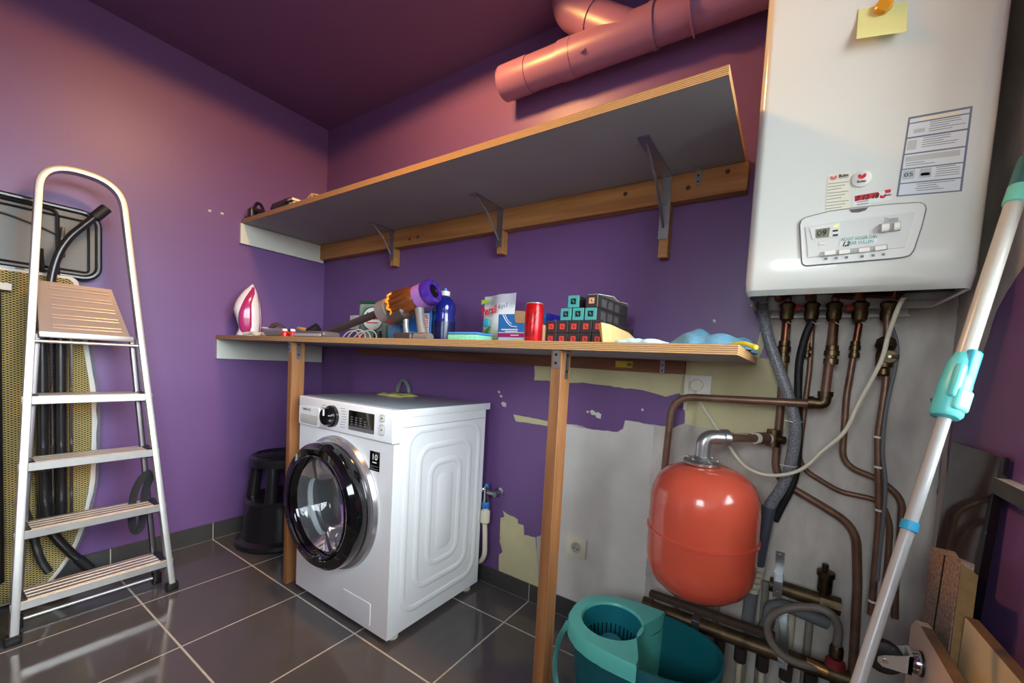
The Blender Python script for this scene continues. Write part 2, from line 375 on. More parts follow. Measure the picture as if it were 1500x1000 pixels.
patch('paint_smear', [(1362, 584), (1370, 580), (1374, 590), (1366, 596)], 1, 0, -0.002, PURPLE, wb, 0.001, 5)
patch('bare_plaster', [(1404.5, 443), (1390, 570), (1376, 690), (1353, 960), (1364, 962), (1381, 810), (1389, 660), (1404, 560), (1440, 520), (1462, 452), (1477, 425), (1540, 330), (1540, -150), (1473, -150), (1430, 165)], 0, XR, -0.0008, PLASTER_DIRTY, wr, 0.004, 7)

# ceiling downlight
cl = thing('ceiling_light', 'small round warm downlight in the purple ceiling', 'lamp', (1.45, -0.70, H - 0.012))
MB().lathe([(0.075, 0.012), (0.095, 0.012), (0.095, 0.004), (0.09, 0.0), (0.072, 0.002)], (1.45, -0.70, H - 0.013), Z, 32, False).build('trim_ring', STEEL, cl)
MB().lathe([(0.001, 0.0), (0.074, 0.0), (0.074, 0.003), (0.001, 0.003)], (1.45, -0.70, H - 0.008), Z, 32, False).build('lens', mat('lamp_lens', C(255, 220, 170), 0.5, emit=((1, 0.75, 0.45, 1), 6)), cl)

# ================================================================== SHELVES
def board(name, x1, d, z0, z1, label):
    t = thing(name, label, 'shelf', (x1 / 2, -d / 2, z0))
    mb = MB().rbox((0.002, -d, z0), (x1, -0.002, z1), 0.0008, 1)
    o = mb.build('shelf_board', [PLY, GREYLAM], t)
    for p in o.data.polygons: p.material_index = 1 if abs(p.normal.z) > 0.8 else 0
    return t
us = board('wall_shelf', 2.409, 0.481, 1.731, 1.755, 'long grey plywood shelf high on the wall, carried by three metal brackets')
ls = board('work_shelf', 2.485, 0.593, 1.091, 1.113, 'long grey plywood shelf standing on two wooden posts, crowded with cleaning supplies')
MB().rbox((0.002, -0.492, 1.622), (0.02, -0.02, 1.730), 0.001, 1).build('side_cleat', WHITELAM, us)
MB().rbox((0.002, -0.593, 0.988), (0.02, -0.012, 1.0905), 0.001, 1).build('side_cleat', WHITELAM, ls)
MB().rbox((0.021, -0.045, 1.640), (2.42, -0.002, 1.7305), 0.002, 1).build('back_cleat', PINE, us)
MB().rbox((0.95, -0.03, 1.045), (2.27, -0.002, 1.0905), 0.002, 1).build('back_cleat', REDWOOD, ls)
MB().rbox((0.4, -0.022, 1.052), (1.0, -0.002, 1.0905), 0.002, 1).build('back_cleat', REDWOOD, ls)
KN = mat('wood_knot', C(92, 56, 34), 0.7, var=0.3, vscale=80)
for u, v in ((612, 347), (600, 350), (916, 284), (1066, 251), (1008, 275)):
    p = px(u, v, 1, -0.0452); MB().cyl(p, p + Vector((0, -0.0006, 0)), 0.008, n=10).build('knot', KN, us)
# price sticker and small angle brackets
p = px(914, 533.5, 1, -0.0305); st = MB().box((p.x - 0.033, -0.0308, p.z - 0.012), (p.x + 0.033, -0.0302, p.z + 0.012)).build('price_sticker', mat('yellow_sticker', C(206, 180, 50), 0.6), ls)
for k in range(9): MB().box((p.x + 0.012 + k * 0.002, -0.0311, p.z - 0.006), (p.x + 0.013 + k * 0.002, -0.0308, p.z + 0.006)).build('bar', TXTBLK, st)
def angle(x, yb, zt, parent, h=0.05, w=0.016, name='angle_bracket', depth=0.03):
    mb = MB().box((x - w / 2, yb - 0.002, zt - h), (x + w / 2, yb - 0.0002, zt)).box((x - w / 2, yb - depth, zt - 0.002), (x + w / 2, yb, zt - 0.0003))
    o = mb.build(name, STEEL, parent)
    for k in (0.35, 0.75): MB().cyl((x, yb - 0.002, zt - h * k), (x, yb - 0.0032, zt - h * k), 0.0032, n=10).build('screw', BLACKP, o)
    return o
angle(2.195, -0.0301, 1.0905, ls); angle(px(1023, 262, 1, -0.045).x, -0.0451, 1.7305, us)
# three brackets of the upper shelf, each on its own little pad of wood
def bracket(x, arm, drop, wd, pad):
    y = -0.0455; o = MB().box((x - wd / 2, y - 0.003, 1.7305 - drop), (x + wd / 2, y, 1.7305)).box((x - wd / 2, y - arm, 1.7275), (x + wd / 2, y, 1.7305)).build('shelf_bracket', STEEL, us)
    MB().tube([(x, y - arm * 0.86, 1.727), (x, y - arm * 0.45, 1.7305 - drop * 0.30), (x, y - 0.006, 1.7305 - drop * 0.82)], [0.003, 0.005, 0.004], 8).build('brace', STEEL, o)
    for k in (0.15, 0.45, 0.9): MB().cyl((x, y - 0.003, 1.7305 - drop * k), (x, y - 0.0052, 1.7305 - drop * k), 0.0045, n=10).build('screw', STEEL, o)
    MB().rbox((x - wd * 0.42, -0.043, pad), (x + wd * 0.52, -0.002, 1.6395), 0.001, 1).build('bracket_pad', PINE, us)
bracket(0.715, 0.14, 0.155, 0.03, 1.545); bracket(1.445, 0.19, 0.165, 0.03, 1.537); bracket(2.168, 0.285, 0.215, 0.034, 1.452)

def post(x0, x1, y0, y1, label, z1=1.0905):
    t = thing('shelf_post', label, 'post', ((x0 + x1) / 2, (y0 + y1) / 2, 0), 'wooden posts under the lower shelf')
    MB().rbox((x0, y0, 0.0005), (x1, y1, z1), 0.0015, 1).build('timber', POSTWOOD, t)
    xm = (x0 + x1) / 2
    o = MB().box((xm - 0.009, y0 - 0.0022, z1 - 0.048), (xm + 0.009, y0 - 0.0003, z1)).build('angle_bracket', STEEL, t)
    for k in (0.012, 0.034): MB().cyl((xm, y0 - 0.002, z1 - k), (xm, y0 - 0.0035, z1 - k), 0.004, n=10).build('screw', BLACKP, o)
    o = MB().box((x1 + 0.0003, y0 + 0.02, z1 - 0.075), (x1 + 0.0022, y0 + 0.038, z1)).build('angle_bracket', STEEL, t)
    for k in (0.012, 0.055): MB().cyl((x1 + 0.002, y0 + 0.029, z1 - k), (x1 + 0.0035, y0 + 0.029, z1 - k), 0.004, n=10).build('screw', BLACKP, o)
yb = px(836.5, 520, 0, 2.077).y; post(2.046, 2.077, -0.58, yb, 'wooden post under the lower shelf beside the teal mop bucket')
yb2 = px(447, 506, 0, 0.752).y; post(0.722, 0.752, -0.582, yb2, 'wooden post under the lower shelf beside the black step stool')

# ================================================================== WASHING MACHINE
wx0, wx1, wyf, wyb, wz0, wz1 = 0.815, 1.43, -0.572, -0.058, 0.022, 0.862
dcx, dcz = 1.100, 0.462
wm = thing('washing_machine', 'white front loading washing machine with black round door under the shelf', 'washing machine', ((wx0 + wx1) / 2, (wyf + wyb) / 2, 0))
sh = MB(); t = 0.006
sh.rbox((wx0, -0.545, wz0), (wx0 + t, wyb, 0.832), 0.002, 1).rbox((wx1 - t, -0.545, wz0), (wx1, wyb, 0.832), 0.002, 1).box((wx0 + t, wyb - t, wz0), (wx1 - t, wyb, 0.832)).box((wx0 + t, -0.545, wz0), (wx1 - t, wyb - t, wz0 + t))
sh.build('cabinet', WHITEE, wm)
def plate_hole(name, x0, x1, z0, z1, cx, cz, r, yf, yb, m, parent, rc=0.012, n=64):
    def outer(a):
        c, s = math.cos(a), math.sin(a); k = 1e9
        if c > 1e-6: k = min(k, (x1 - cx) / c)
        if c < -1e-6: k = min(k, (x0 - cx) / c)
        if s > 1e-6: k = min(k, (z1 - cz) / s)
        if s < -1e-6: k = min(k, (z0 - cz) / s)
        return (cx + c * k, cz + s * k)
    ang = sorted([2 * PI * i / n for i in range(n)] + [math.atan2(zz - cz, xx - cx) % (2 * PI) for xx in (x0, x1) for zz in (z0, z1)])
    O = [outer(a) for a in ang]; I = [(cx + r * math.cos(a), cz + r * math.sin(a)) for a in ang]
    rings = [[Vector((a, yb, b)) for a, b in I], [Vector((a, yf, b)) for a, b in I], [Vector((a, yf, b)) for a, b in O], [Vector((a, yb, b)) for a, b in O]]
    mb = MB(); mb.loft(rings, False, closed=True); return mb.build(name, m, parent)
plate_hole('front_panel', wx0, wx1, wz0, 0.738, dcx, dcz, 0.222, wyf, -0.545, WHITEE, wm)
# control panel with the hump over the door
prof = [(wx0, 0.7405)] + [(wx0 + 0.2, 0.7405)] + [(wx1, 0.7405), (wx1, 0.862), (wx0, 0.862)]
cp = MB().rbox((wx0, wyf - 0.006, 0.7405), (wx1, -0.53, 0.862), 0.006, 3).build('control_panel', WHITEE, wm)
tl = MB().rbox((wx0 - 0.001, -0.545, 0.832), (wx1 + 0.004, -0.032, 0.8625), 0.003, 2).build('top_lid', [WHITEE, mat('shaded_lid_top', C(168, 172, 178), 0.25)], wm)
for p in tl.data.polygons: p.material_index = 1 if p.normal.z > 0.9 and p.area > 0.01 else 0  # lid top is a greyer white: the shelf's shade put into its colour
yc = wyf - 0.006
MB().prism([Vector((a, yc - 0.0004, b)) for a, b in rrect(0.898, 0.782, 0.074, 0.040, 0.008)], (0, -0.003, 0)).build('drawer_front', WHITEE, wm)
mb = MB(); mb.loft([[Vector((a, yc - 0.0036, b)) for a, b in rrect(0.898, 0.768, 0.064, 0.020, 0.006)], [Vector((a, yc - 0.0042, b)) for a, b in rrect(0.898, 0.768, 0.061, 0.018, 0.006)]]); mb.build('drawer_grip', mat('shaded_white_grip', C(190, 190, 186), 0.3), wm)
kn = MB().lathe([(0.044, 0), (0.043, 0.012), (0.036, 0.014), (0.033, 0.034), (0.03, 0.037), (0.001, 0.037)], (1.064, yc, 0.800), -Y, 32).build('program_knob', BLACKG, wm)
MB().box((1.061, yc - 0.04, 0.805), (1.067, yc - 0.0372, 0.83)).build('knob_mark', TXTWHT, kn)
dp = MB().prism([Vector((a, yc - 0.0004, b)) for a, b in rrect(1.250, 0.8, 0.076, 0.037, 0.004)], (0, -0.002, 0)).build('display', BLACKG, wm)
for i in range(4):
    for j in range(4 if i < 3 else 3):
        xx = 1.195 + i * 0.027; zz = 0.785 + j * 0.009
        MB().box((xx - 0.007, yc - 0.003, zz - 0.0016), (xx + 0.005, yc - 0.0025, zz + 0.0016)).build('indicator', TXTGRY, dp)
MB().box((1.175, yc - 0.0029, 0.764), (1.325, yc - 0.0024, 0.777)).build('touch_strip', mat('grey_touch_strip', C(110, 108, 112), 0.3), dp)
for zz, hh in ((0.828, 0.013), (0.786, 0.019)):
    b = MB().prism([Vector((a, yc - 0.0004, c)) for a, c in rrect(1.372, zz, 0.012, hh, 0.005)], (0, -0.0025, 0)).build('push_button', mat('button_rim', C(168, 168, 170), 0.3, 0.6), wm)
    MB().prism([Vector((a, yc - 0.003, c)) for a, c in rrect(1.372, zz, 0.010, hh - 0.002, 0.004)], (0, -0.001, 0)).build('button_cap', WHITEP, b)
    MB().box((1.368, yc - 0.0045, zz - 0.003), (1.376, yc - 0.0041, zz + 0.003)).build('button_mark', TXTGRY, b)
text('maker_name', 'SAMSUNG', (0.882, yc - 0.0032, 0.808), X, Z, 0.014, TXTBLK, wm, 0.062, bold=0.02)
for i in range(8):
    for sgn in (-1, 1):
        zz = 0.838 - i * 0.0105; xo = 0.052 + 0.012 * abs(math.sin(i * 0.5))
        MB().box((1.064 + sgn * xo + (0 if sgn > 0 else -0.02), yc - 0.0005, zz - 0.001), (1.064 + sgn * xo + (0.03 if sgn > 0 else 0.005), yc - 0.0002, zz + 0.001)).build('program_text', TXTGRY, wm)
# sticker 10
ks = MB().box((1.300, wyf - 0.001, 0.628), (1.356, wyf - 0.0002, 0.7)).build('warranty_sticker', BLACKG, wm)
text('sticker_number', '10', (1.328, wyf - 0.001, 0.678), X, Z, 0.03, TXTWHT, ks, 0.028, bold=0.02)
MB().box((1.316, wyf - 0.0014, 0.657), (1.340, wyf - 0.0011, 0.661)).build('sticker_line', TXTWHT, ks)
for k in range(2): MB().box((1.306, wyf - 0.0014, 0.634 + k * 0.01), (1.35, wyf - 0.0011, 0.6355 + k * 0.01)).build('sticker_line', TXTGRY, ks)
# filter flap
ff = MB().loft([[Vector((a, wyf - 0.0002, b)) for a, b in rrect(1.248, 0.082, 0.088, 0.045, 0.008)], [Vector((a, wyf - 0.003, b)) for a, b in rrect(1.248, 0.082, 0.086, 0.043, 0.008)]]).build('filter_flap', WHITEE, wm)
for xx in (wx0 + 0.05, wx1 - 0.03):
    for yy in (wyf + 0.05, wyb - 0.05): MB().lathe([(0.022, 0.0005), (0.022, 0.008), (0.012, 0.012), (0.012, 0.03)], (xx, yy, 0), Z, 16).build('foot', CREAMP, wm)
# door
DCO = (dcx, 0, dcz)
dr_ = MB().lathe([(0.222, 0.5725), (0.262, 0.5725), (0.264, 0.578), (0.258, 0.592), (0.240, 0.602), (0.222, 0.602)], DCO, -Y, 72, False).build('door_surround', mat('satin_silver_ring', C(196, 198, 202), 0.2, 0.85), wm)
dk = MB().lathe([(0.242, 0.603), (0.246, 0.625), (0.242, 0.648), (0.228, 0.662), (0.205, 0.664), (0.19, 0.655), (0.178, 0.640), (0.172, 0.622), (0.165, 0.603)], DCO, -Y, 72, False).build('door_ring', BLACKG, wm)
MB().lathe([(0.192, 0.658), (0.196, 0.6605), (0.198, 0.666), (0.193, 0.668), (0.188, 0.664)], DCO, -Y, 64, False).build('door_trim', mat('dark_chrome', C(90, 86, 104), 0.1, 1.0), dk)
MB().lathe([(0.178, 0.636), (0.15, 0.61), (0.132, 0.57), (0.12, 0.54), (0.10, 0.522), (0.05, 0.512), (0.001, 0.51)], DCO, -Y, 48, False).build('door_glass', mat('door_bowl_glass', C(205, 212, 216), 0.03, trans=0.9), dk)
MB().prism([Vector((1.327, -0.606, z)) for z in (0.52, 0.40)] + [Vector((1.30, -0.645, z)) for z in (0.40, 0.52)], (0.006, 0, 0)).build('door_handle', CHROME, dk)
dm = MB().lathe([(0.219, 0.546), (0.200, 0.53), (0.21, 0.48), (0.225, 0.44), (0.225, 0.18), (0.001, 0.17)], DCO, -Y, 48, False).build('drum', mat('drum_steel', C(120, 122, 126), 0.3, 1.0), wm)
# pressed ridges on the side
RIDGE = []
for hy, hz, r in ((0.205, 0.345, 0.07), (0.145, 0.275, 0.06), (0.085, 0.205, 0.05)):
    path = [Vector((wx1 + 0.0005, -0.305 + a, 0.435 + b)) for a, b in rrect(0, 0, hy, hz, r, 8)]
    MB().tube(path, 0.014, 10, closed=True, flat=0.36, flatn=(1, 0, 0)).build('pressed_ridge', WHITEE, wm)
MB().loft([[Vector((wx1 + 0.0002, -0.305 + a, 0.435 + b)) for a, b in rrect(0, 0, 0.045, 0.16, 0.03)], [Vector((wx1 + 0.004, -0.305 + a, 0.435 + b)) for a, b in rrect(0, 0, 0.038, 0.153, 0.025)]]).build('pressed_field', WHITEE, wm)
MB().box((wx1 + 0.0001, -0.53, 0.795), (wx1 + 0.0012, -0.05, 0.797)).build('panel_seam', mat('seam_grey', C(150, 152, 154), 0.5), wm)
# drain hose and yellow cloth
solo(MB().tube(spline([(0.775, -0.016, 0.60), (0.772, -0.016, 0.80), (0.775, -0.016, 0.885), (0.815, -0.016, 0.925), (0.858, -0.016, 0.885), (0.862, -0.016, 0.80), (0.862, -0.016, 0.72)]), 0.0125, 12), 'drain_hose', GREYPVC, 'grey drain hose looped above the back of the washing machine', 'hose')
def cloth_mesh(cx, cy, z, sx, sy, amp, seed, n=14, edge=0.5):
    mb = MB(); vs = []; fs = []
    for i in range(n + 1):
        for j in range(n + 1):
            u, v = i / n - .5, j / n - .5
            h = noise.noise(Vector((u * 3 + seed, v * 3, seed))) * .5 + .5; e = max(0, 1 - (abs(u) * 2) ** 4) * max(0, 1 - (abs(v) * 2) ** 4)
            vs.append(Vector((cx + sx * u * (1 + .2 * noise.noise(Vector((v * 4, seed, 0)))), cy + sy * v * (1 + .2 * noise.noise(Vector((u * 4, 0, seed)))), z + amp * h * (edge + (1 - edge) * e))))
    top = vs; bot = [Vector((p.x, p.y, z)) for p in vs]; m = (n + 1)
    for i in range(n):
        for j in range(n):
            a = i * m + j; fs.append((a, a + 1, a + m + 1, a + m)); a += m * m; fs.append((a, a + m, a + m + 1, a + 1))
    per = [i * m for i in range(n)] + [n * m + j for j in range(n)] + [i * m + n for i in range(n, 0, -1)] + [j for j in range(n, 0, -1)]
    for k in range(len(per)):
        a, b = per[k], per[(k + 1) % len(per)]; fs.append((a, b, b + m * m, a + m * m))
    mb.add(top + bot, fs); return mb
solo(cloth_mesh(0.98, -0.19, 0.8627, 0.16, 0.13, 0.022, 3.3, edge=0.15), 'cleaning_cloth', mat('yellow_cloth', C(206, 196, 120), 0.85, bump=0.3, bscale=300), 'crumpled yellow cloth lying on top of the washing machine', 'cloth', ang=80)
# water tap
tp = thing('water_tap', 'chrome appliance tap with blue collar and cream hose on the purple wall', 'tap', px(713, 735, 1, -0.05))
tx, tz = 1.453, 0.45
MB().lathe([(0.022, 0.0), (0.022, 0.006), (0.012, 0.01), (0.012, 0.05)], (tx + 0.04, -0.0005, tz), -Y, 16).cyl((tx + 0.04, -0.045, tz), (tx, -0.055, tz + 0.003), 0.010, n=14).build('wall_connector', STEEL, tp)
MB().cyl((tx, -0.055, tz - 0.045), (tx, -0.055, tz + 0.03), 0.012, n=16).build('tap_body', CHROME, tp)
MB().cyl((tx, -0.055, tz + 0.03), (tx, -0.055, tz + 0.042), 0.011, 0.009, n=12).build('tap_cap', mat('blue_plastic', C(40, 120, 200), 0.35), tp)
MB().lathe([(0.008, 0), (0.011, 0.003), (0.011, 0.009), (0.009, 0.0115)], (tx - 0.01, -0.055, tz + 0.012), -X, 12).build('tap_lever', CHROME, tp)
MB().lathe([(0.016, 0), (0.017, 0.003), (0.017, 0.024), (0.015, 0.027)], (tx, -0.055, tz - 0.07), Z, 20).build('collar', mat('blue_plastic', C(40, 120, 200), 0.35), tp)
MB().lathe([(0.014, 0), (0.022, 0.008), (0.022, 0.058), (0.018, 0.064), (0.012, 0.066), (0.012, 0.072)], (tx, -0.055, tz - 0.144), Z, 20).build('valve_housing', CREAMP, tp)
MB().tube(spline([(tx, -0.055, tz - 0.143), (tx + 0.006, -0.055, tz - 0.23), (tx - 0.002, -0.046, tz - 0.30), (tx - 0.04, -0.034, tz - 0.345), (tx - 0.11, -0.028, tz - 0.36)]), 0.0115, 12).build('supply_hose', CREAMP, tp)

# ================================================================== STEP STOOL
stl = thing('step_stool', 'round black plastic step stool with two treads in the corner', 'stool', (0.25, -0.36, 0))
BP2 = mat('black_moulded_plastic', C(30, 29, 32), 0.3, bump=0.05, bscale=200)
MB().lathe([(0.205, 0.0005), (0.212, 0.012), (0.208, 0.03), (0.185, 0.045), (0.168, 0.22), (0.172, 0.235), (0.16, 0.25), (0.001, 0.252)], (0.25, -0.36, 0), Z, 40).build('base', BP2, stl)
for k in range(4):
    a = PI / 4 + k * PI / 2; c, s = math.cos(a), math.sin(a)
    MB().tube([(0.25 + .145 * c, -.36 + .145 * s, .245), (0.25 + .125 * c, -.36 + .125 * s, .43)], [0.032, 0.028], 12).build('leg', BP2, stl)
MB().lathe([(0.12, 0.425), (0.15, 0.428), (0.155, 0.445), (0.152, 0.47), (0.14, 0.482), (0.001, 0.485)], (0.25, -0.36, 0), Z, 40).build('top_tread', BP2, stl)
for r in (0.05, 0.085, 0.12): MB().tube([(0.25 + r * math.cos(k * PI / 16), -.36 + r * math.sin(k * PI / 16), .485) for k in range(32)], 0.003, 6, closed=True).build('grip_ring', BP2, stl)

# ================================================================== STEP LADDER
ld = thing('step_ladder', 'folded aluminium step ladder with four treads leaning towards the purple wall', 'ladder', (0.42, -1.105, 0))
def lp(y, z, off=0.0): return Vector((0.43 - 0.16 * z + off, y, z + off * 0.16))
def lyL(z): return -1.318 + 0.06 * z
def lyR(z): return -0.892 - 0.06 * z
def rect_tube(mb, path, a, b, n1, rr=0.3):
    """rounded rectangular section: half size a along n1, b across it"""
    P = [Vector(p) for p in path]; rings = []; m = len(P); n1 = Vector(n1).normalized()
    sec = rrect(0, 0, a, b, min(a, b) * rr, 2)
    for i, p in enumerate(P):
        t = (P[min(i + 1, m - 1)] - P[max(i - 1, 0)]).normalized(); e = (n1 - t * n1.dot(t)).normalized(); f = t.cross(e)
        rings.append([p + e * q + f * r for q, r in sec])
    return mb.loft(rings)
NL = (1, 0, 0.16)
hoop = fillet([lp(lyL(0.03), 0.03), lp(lyL(1.71), 1.71), lp(lyR(1.71), 1.71), lp(lyR(0.03), 0.03)], 0.11, 10)
rect_tube(MB(), hoop, 0.017, 0.0105, NL, 0.2).build('front_frame', ALU, ld)
RFO = -0.118
def rlp(y, z): return Vector((0.43 - 0.16 * z + RFO * (1 - 0.75 * z / 1.1), y, z))
for f_, s in ((lyL, 1), (lyR, -1)):
    rect_tube(MB(), [rlp(f_(0.03) + 0.02 * s, 0.03), rlp(f_(1.06) + 0.02 * s, 1.06)], 0.011, 0.009, NL).build('rear_leg', mat('dark_aluminium', C(120, 114, 116), 0.4, 1.0), ld)
    MB().rbox(rlp(f_(0.0) + 0.02 * s, 0.0) + Vector((-0.018, -0.014, 0.0008)), rlp(f_(0.0) + 0.02 * s, 0.0) + Vector((0.018, 0.014, 0.05)), 0.003).build('rear_foot', BLACKP, ld)
    MB().rbox(lp(f_(0), 0) + Vector((-0.017, -0.02, 0.0008)), lp(f_(0), 0) + Vector((0.015, 0.019, 0.034)), 0.003).build('front_foot', BLACKP, ld)
zc = px(134, 873, 0, 0.43 + RFO - 0.01).z
MB().cyl(rlp(lyL(zc) + 0.02, zc), rlp(lyR(zc) - 0.02, zc), 0.007, n=12).build('crossbar', ALU, ld)
for zt in (0.136, 0.371, 0.603, 0.837):
    a, b = lyL(zt) + 0.004, lyR(zt) - 0.004; xf = 0.43 - 0.16 * zt + 0.014
    st_ = MB().rbox((xf - 0.006, a - 0.018, zt - 0.03), (xf, b + 0.018, zt), 0.0015, 1).rbox((xf - 0.12, a + 0.014, zt - 0.012), (xf - 0.004, b - 0.014, zt - 0.002), 0.001, 1).rbox((xf - 0.122, a + 0.014, zt - 0.03), (xf - 0.117, b - 0.014, zt), 0.001, 1).build('step', ALU, ld)
    for k in range(4): MB().rbox((xf - 0.114 + k * 0.028, a + 0.014, zt - 0.003), (xf - 0.094 + k * 0.028, b - 0.014, zt + 0.0015), 0.001, 1).build('tread_rib', ALU, st_)
    for yy, s in ((a, 1), (b, -1)):
        MB().rbox((xf - 0.105, yy - 0.004 * s, zt - 0.034) if s > 0 else (xf - 0.105, yy - 0.022, zt - 0.034), (xf - 0.004, yy + 0.022, zt + 0.005) if s > 0 else (xf - 0.004, yy + 0.004, zt + 0.005), 0.002, 1).build('step_end_cap', BLACKP, st_)
        MB().cyl((xf, yy + 0.0 * s, zt - 0.015), (xf + 0.002, yy, zt - 0.015), 0.0045, n=10).build('rivet', STEEL, st_)
# platform folded up
PLAT = mat('taupe_plastic_platform', C(142, 120, 110), 0.3, bump=0.04, bscale=200)
z0, z1 = 1.072, 1.268
o = MB().prism([lp(-1.232, z0, -0.012), lp(-0.985, z0, -0.012), lp(-1.03, z1, -0.035), lp(-1.232, z1, -0.035)], Vector((-0.022, 0, 0))).build('platform', PLAT, ld)
for k in range(5):
    for d in (0, 0.012):
        z = z0 + 0.018 + k * 0.038 + d; f = (z - z0) / (z1 - z0); off = -0.0125 - 0.023 * f
        MB().tube([lp(-1.20, z, off), lp(-1.005 - 0.04 * f, z, off)], 0.0036, 8).build('platform_rib', mat('taupe_rib', C(176, 150, 134), 0.22), o)
MB().rbox(lp(-1.235, z0 - 0.016, -0.04), lp(-0.978, z0 - 0.001, 0.006), 0.003).build('platform_edge', ALU, o)
MB().cyl(lp(lyL(1.035), 1.035), lp(lyR(1.035), 1.035), 0.006, n=12).build('crossbar', ALU, ld)
# webbing strap
sp = spline([px(u, v, 0, 0.30) for u, v in ((222, 690), (208, 700), (196, 725), (193, 760), (198, 778), (207, 770), (210, 745), (214, 715), (224, 692))])
MB().tube(sp, 0.013, 8, flat=0.12, flatn=(1, -0.5, 0.2)).build('strap', mat('black_webbing', C(30, 28, 32), 0.8), ld)

# ================================================================== IRONING BOARD
ib = thing('ironing_board', 'folded ironing board with gold mesh underside standing behind the ladder', 'ironing board', (0.1, -1.31, 0))
CY = -1.31
half = [(0.018, 0.04), (0.035, 0.075), (0.08, 0.125), (0.2, 0.185), (0.4, 0.226), (0.6, 0.236), (0.8, 0.235), (1.0, 0.215), (1.15, 0.198), (1.26, 0.19), (1.29, 0.175)]
def outline(grow, x):
    r = spline([Vector((x, CY + w_ + grow, z)) for z, w_ in half], 4); l = [Vector((x, 2 * CY - p.y, p.z)) for p in reversed(r)]; return r + l
def mesh_material():
    m = bpy.data.materials.new('expanded_gold_mesh'); m.use_nodes = True; nt = m.node_tree; N = nt.nodes; K = nt.links; b = N['Principled BSDF']; b.inputs['Roughness'].default_value = 0.45; b.inputs['Metallic'].default_value = 0.3
    tc = N.new('ShaderNodeTexCoord'); sp_ = N.new('ShaderNodeSeparateXYZ'); K.new(tc.outputs['Object'], sp_.inputs[0])
    def mth(op, a, bb):
        n = N.new('ShaderNodeMath'); n.operation = op
        for i, q_ in enumerate((a, bb)):
            if q_ is None: continue
            if isinstance(q_, (int, float)): n.inputs[i].default_value = q_
            else: K.new(q_, n.inputs[i])
        return n.outputs[0]
    y_, z_ = mth('MULTIPLY', sp_.outputs[1], 60), mth('MULTIPLY', sp_.outputs[2], 110)
    a = mth('ABSOLUTE', mth('SINE', mth('MULTIPLY', mth('ADD', y_, z_), PI), None), None); c = mth('ABSOLUTE', mth('SINE', mth('MULTIPLY', mth('SUBTRACT', y_, z_), PI), None), None)
    mn = mth('MINIMUM', a, c); r = N.new('ShaderNodeValToRGB'); r.color_ramp.elements[0].position = 0.30; r.color_ramp.elements[1].position = 0.5
    r.color_ramp.elements[0].color = C(212, 190, 116); r.color_ramp.elements[1].color = C(58, 48, 32); K.new(mn, r.inputs[0]); K.new(r.outputs[0], b.inputs['Base Color'])
    bp = N.new('ShaderNodeBump'); bp.inputs['Strength'].default_value = 0.6; bp.inputs['Distance'].default_value = 0.003; bp.invert = True; K.new(mn, bp.inputs['Height']); K.new(bp.outputs[0], b.inputs['Normal'])
    return m
MB().prism(outline(0, 0.085), (0.028, 0, 0)).build('mesh_top', mesh_material(), ib)
MB().prism(outline(0.03, 0.062), (0.022, 0, 0)).build('felt_cover', mat('grey_felt', C(112, 112, 124), 0.95, var=0.2, vscale=60), ib)
hem = [Vector((p.x, p.y + 0.003 * noise.noise(p * 90), p.z + 0.003 * noise.noise(p * 80))) for p in outline(0.008, 0.098)]
MB().tube(hem, [0.011 + 0.003 * noise.noise(p * 70) for p in hem], 8, closed=True).build('cover_hem', mat('white_hem', C(212, 208, 202), 0.9, bump=0.3, bscale=150), ib)
DKT = mat('black_enamel_tube', C(30, 29, 30), 0.3, 0.0, coat=0.3)
for y_, za, zb in ((-1.213, 0.30, 1.06), (-1.165, 0.30, 1.05), (-1.325, 0.12, 1.22)): MB().cyl((0.142, y_, za), (0.142, y_, zb), 0.017, n=14).build('leg_tube', DKT, ib)
for y_ in (-1.190, -1.138): MB().cyl((0.15, y_, 0.28), (0.15, y_, 1.06), 0.005, n=8).build('leg_rod', CHROME, ib)
MB().box((0.12, -1.36, 1.215), (0.155, -1.285, 1.24)).build('leg_clamp', mat('pale_plastic', C(190, 186, 176), 0.5), ib)
o = MB().tube(spline([px(u, v, 0, 0.15) for u, v in ((73, 440), (76, 405), (86, 372), (102, 348), (122, 331), (140, 317))]), 0.013, 12).build('foot_tube', DKT, ib)
a, b = px(138, 319, 0, 0.15), px(156, 305, 0, 0.15); MB().cyl(a, b, 0.0185, n=16).build('rubber_cap', BLACKR, o)
o = MB().tube(spline([px(u, v, 0, 0.16) for u, v in ((64, 690), (66, 740), (76, 778), (100, 806), (118, 821))]), 0.016, 12).build('foot_tube', DKT, ib)
a, b = px(114, 818, 0, 0.16), px(132, 833, 0, 0.16); MB().cyl(a, b, 0.018, n=16).build('rubber_cap', BLACKR, o)
MB().tube(spline([px(u, v, 0, 0.15) for u, v in ((30, 730), (45, 770), (58, 815), (72, 838))]), 0.012, 8, flat=0.2, flatn=(1, 0, 0)).build('hook_strap', DKT, ib)
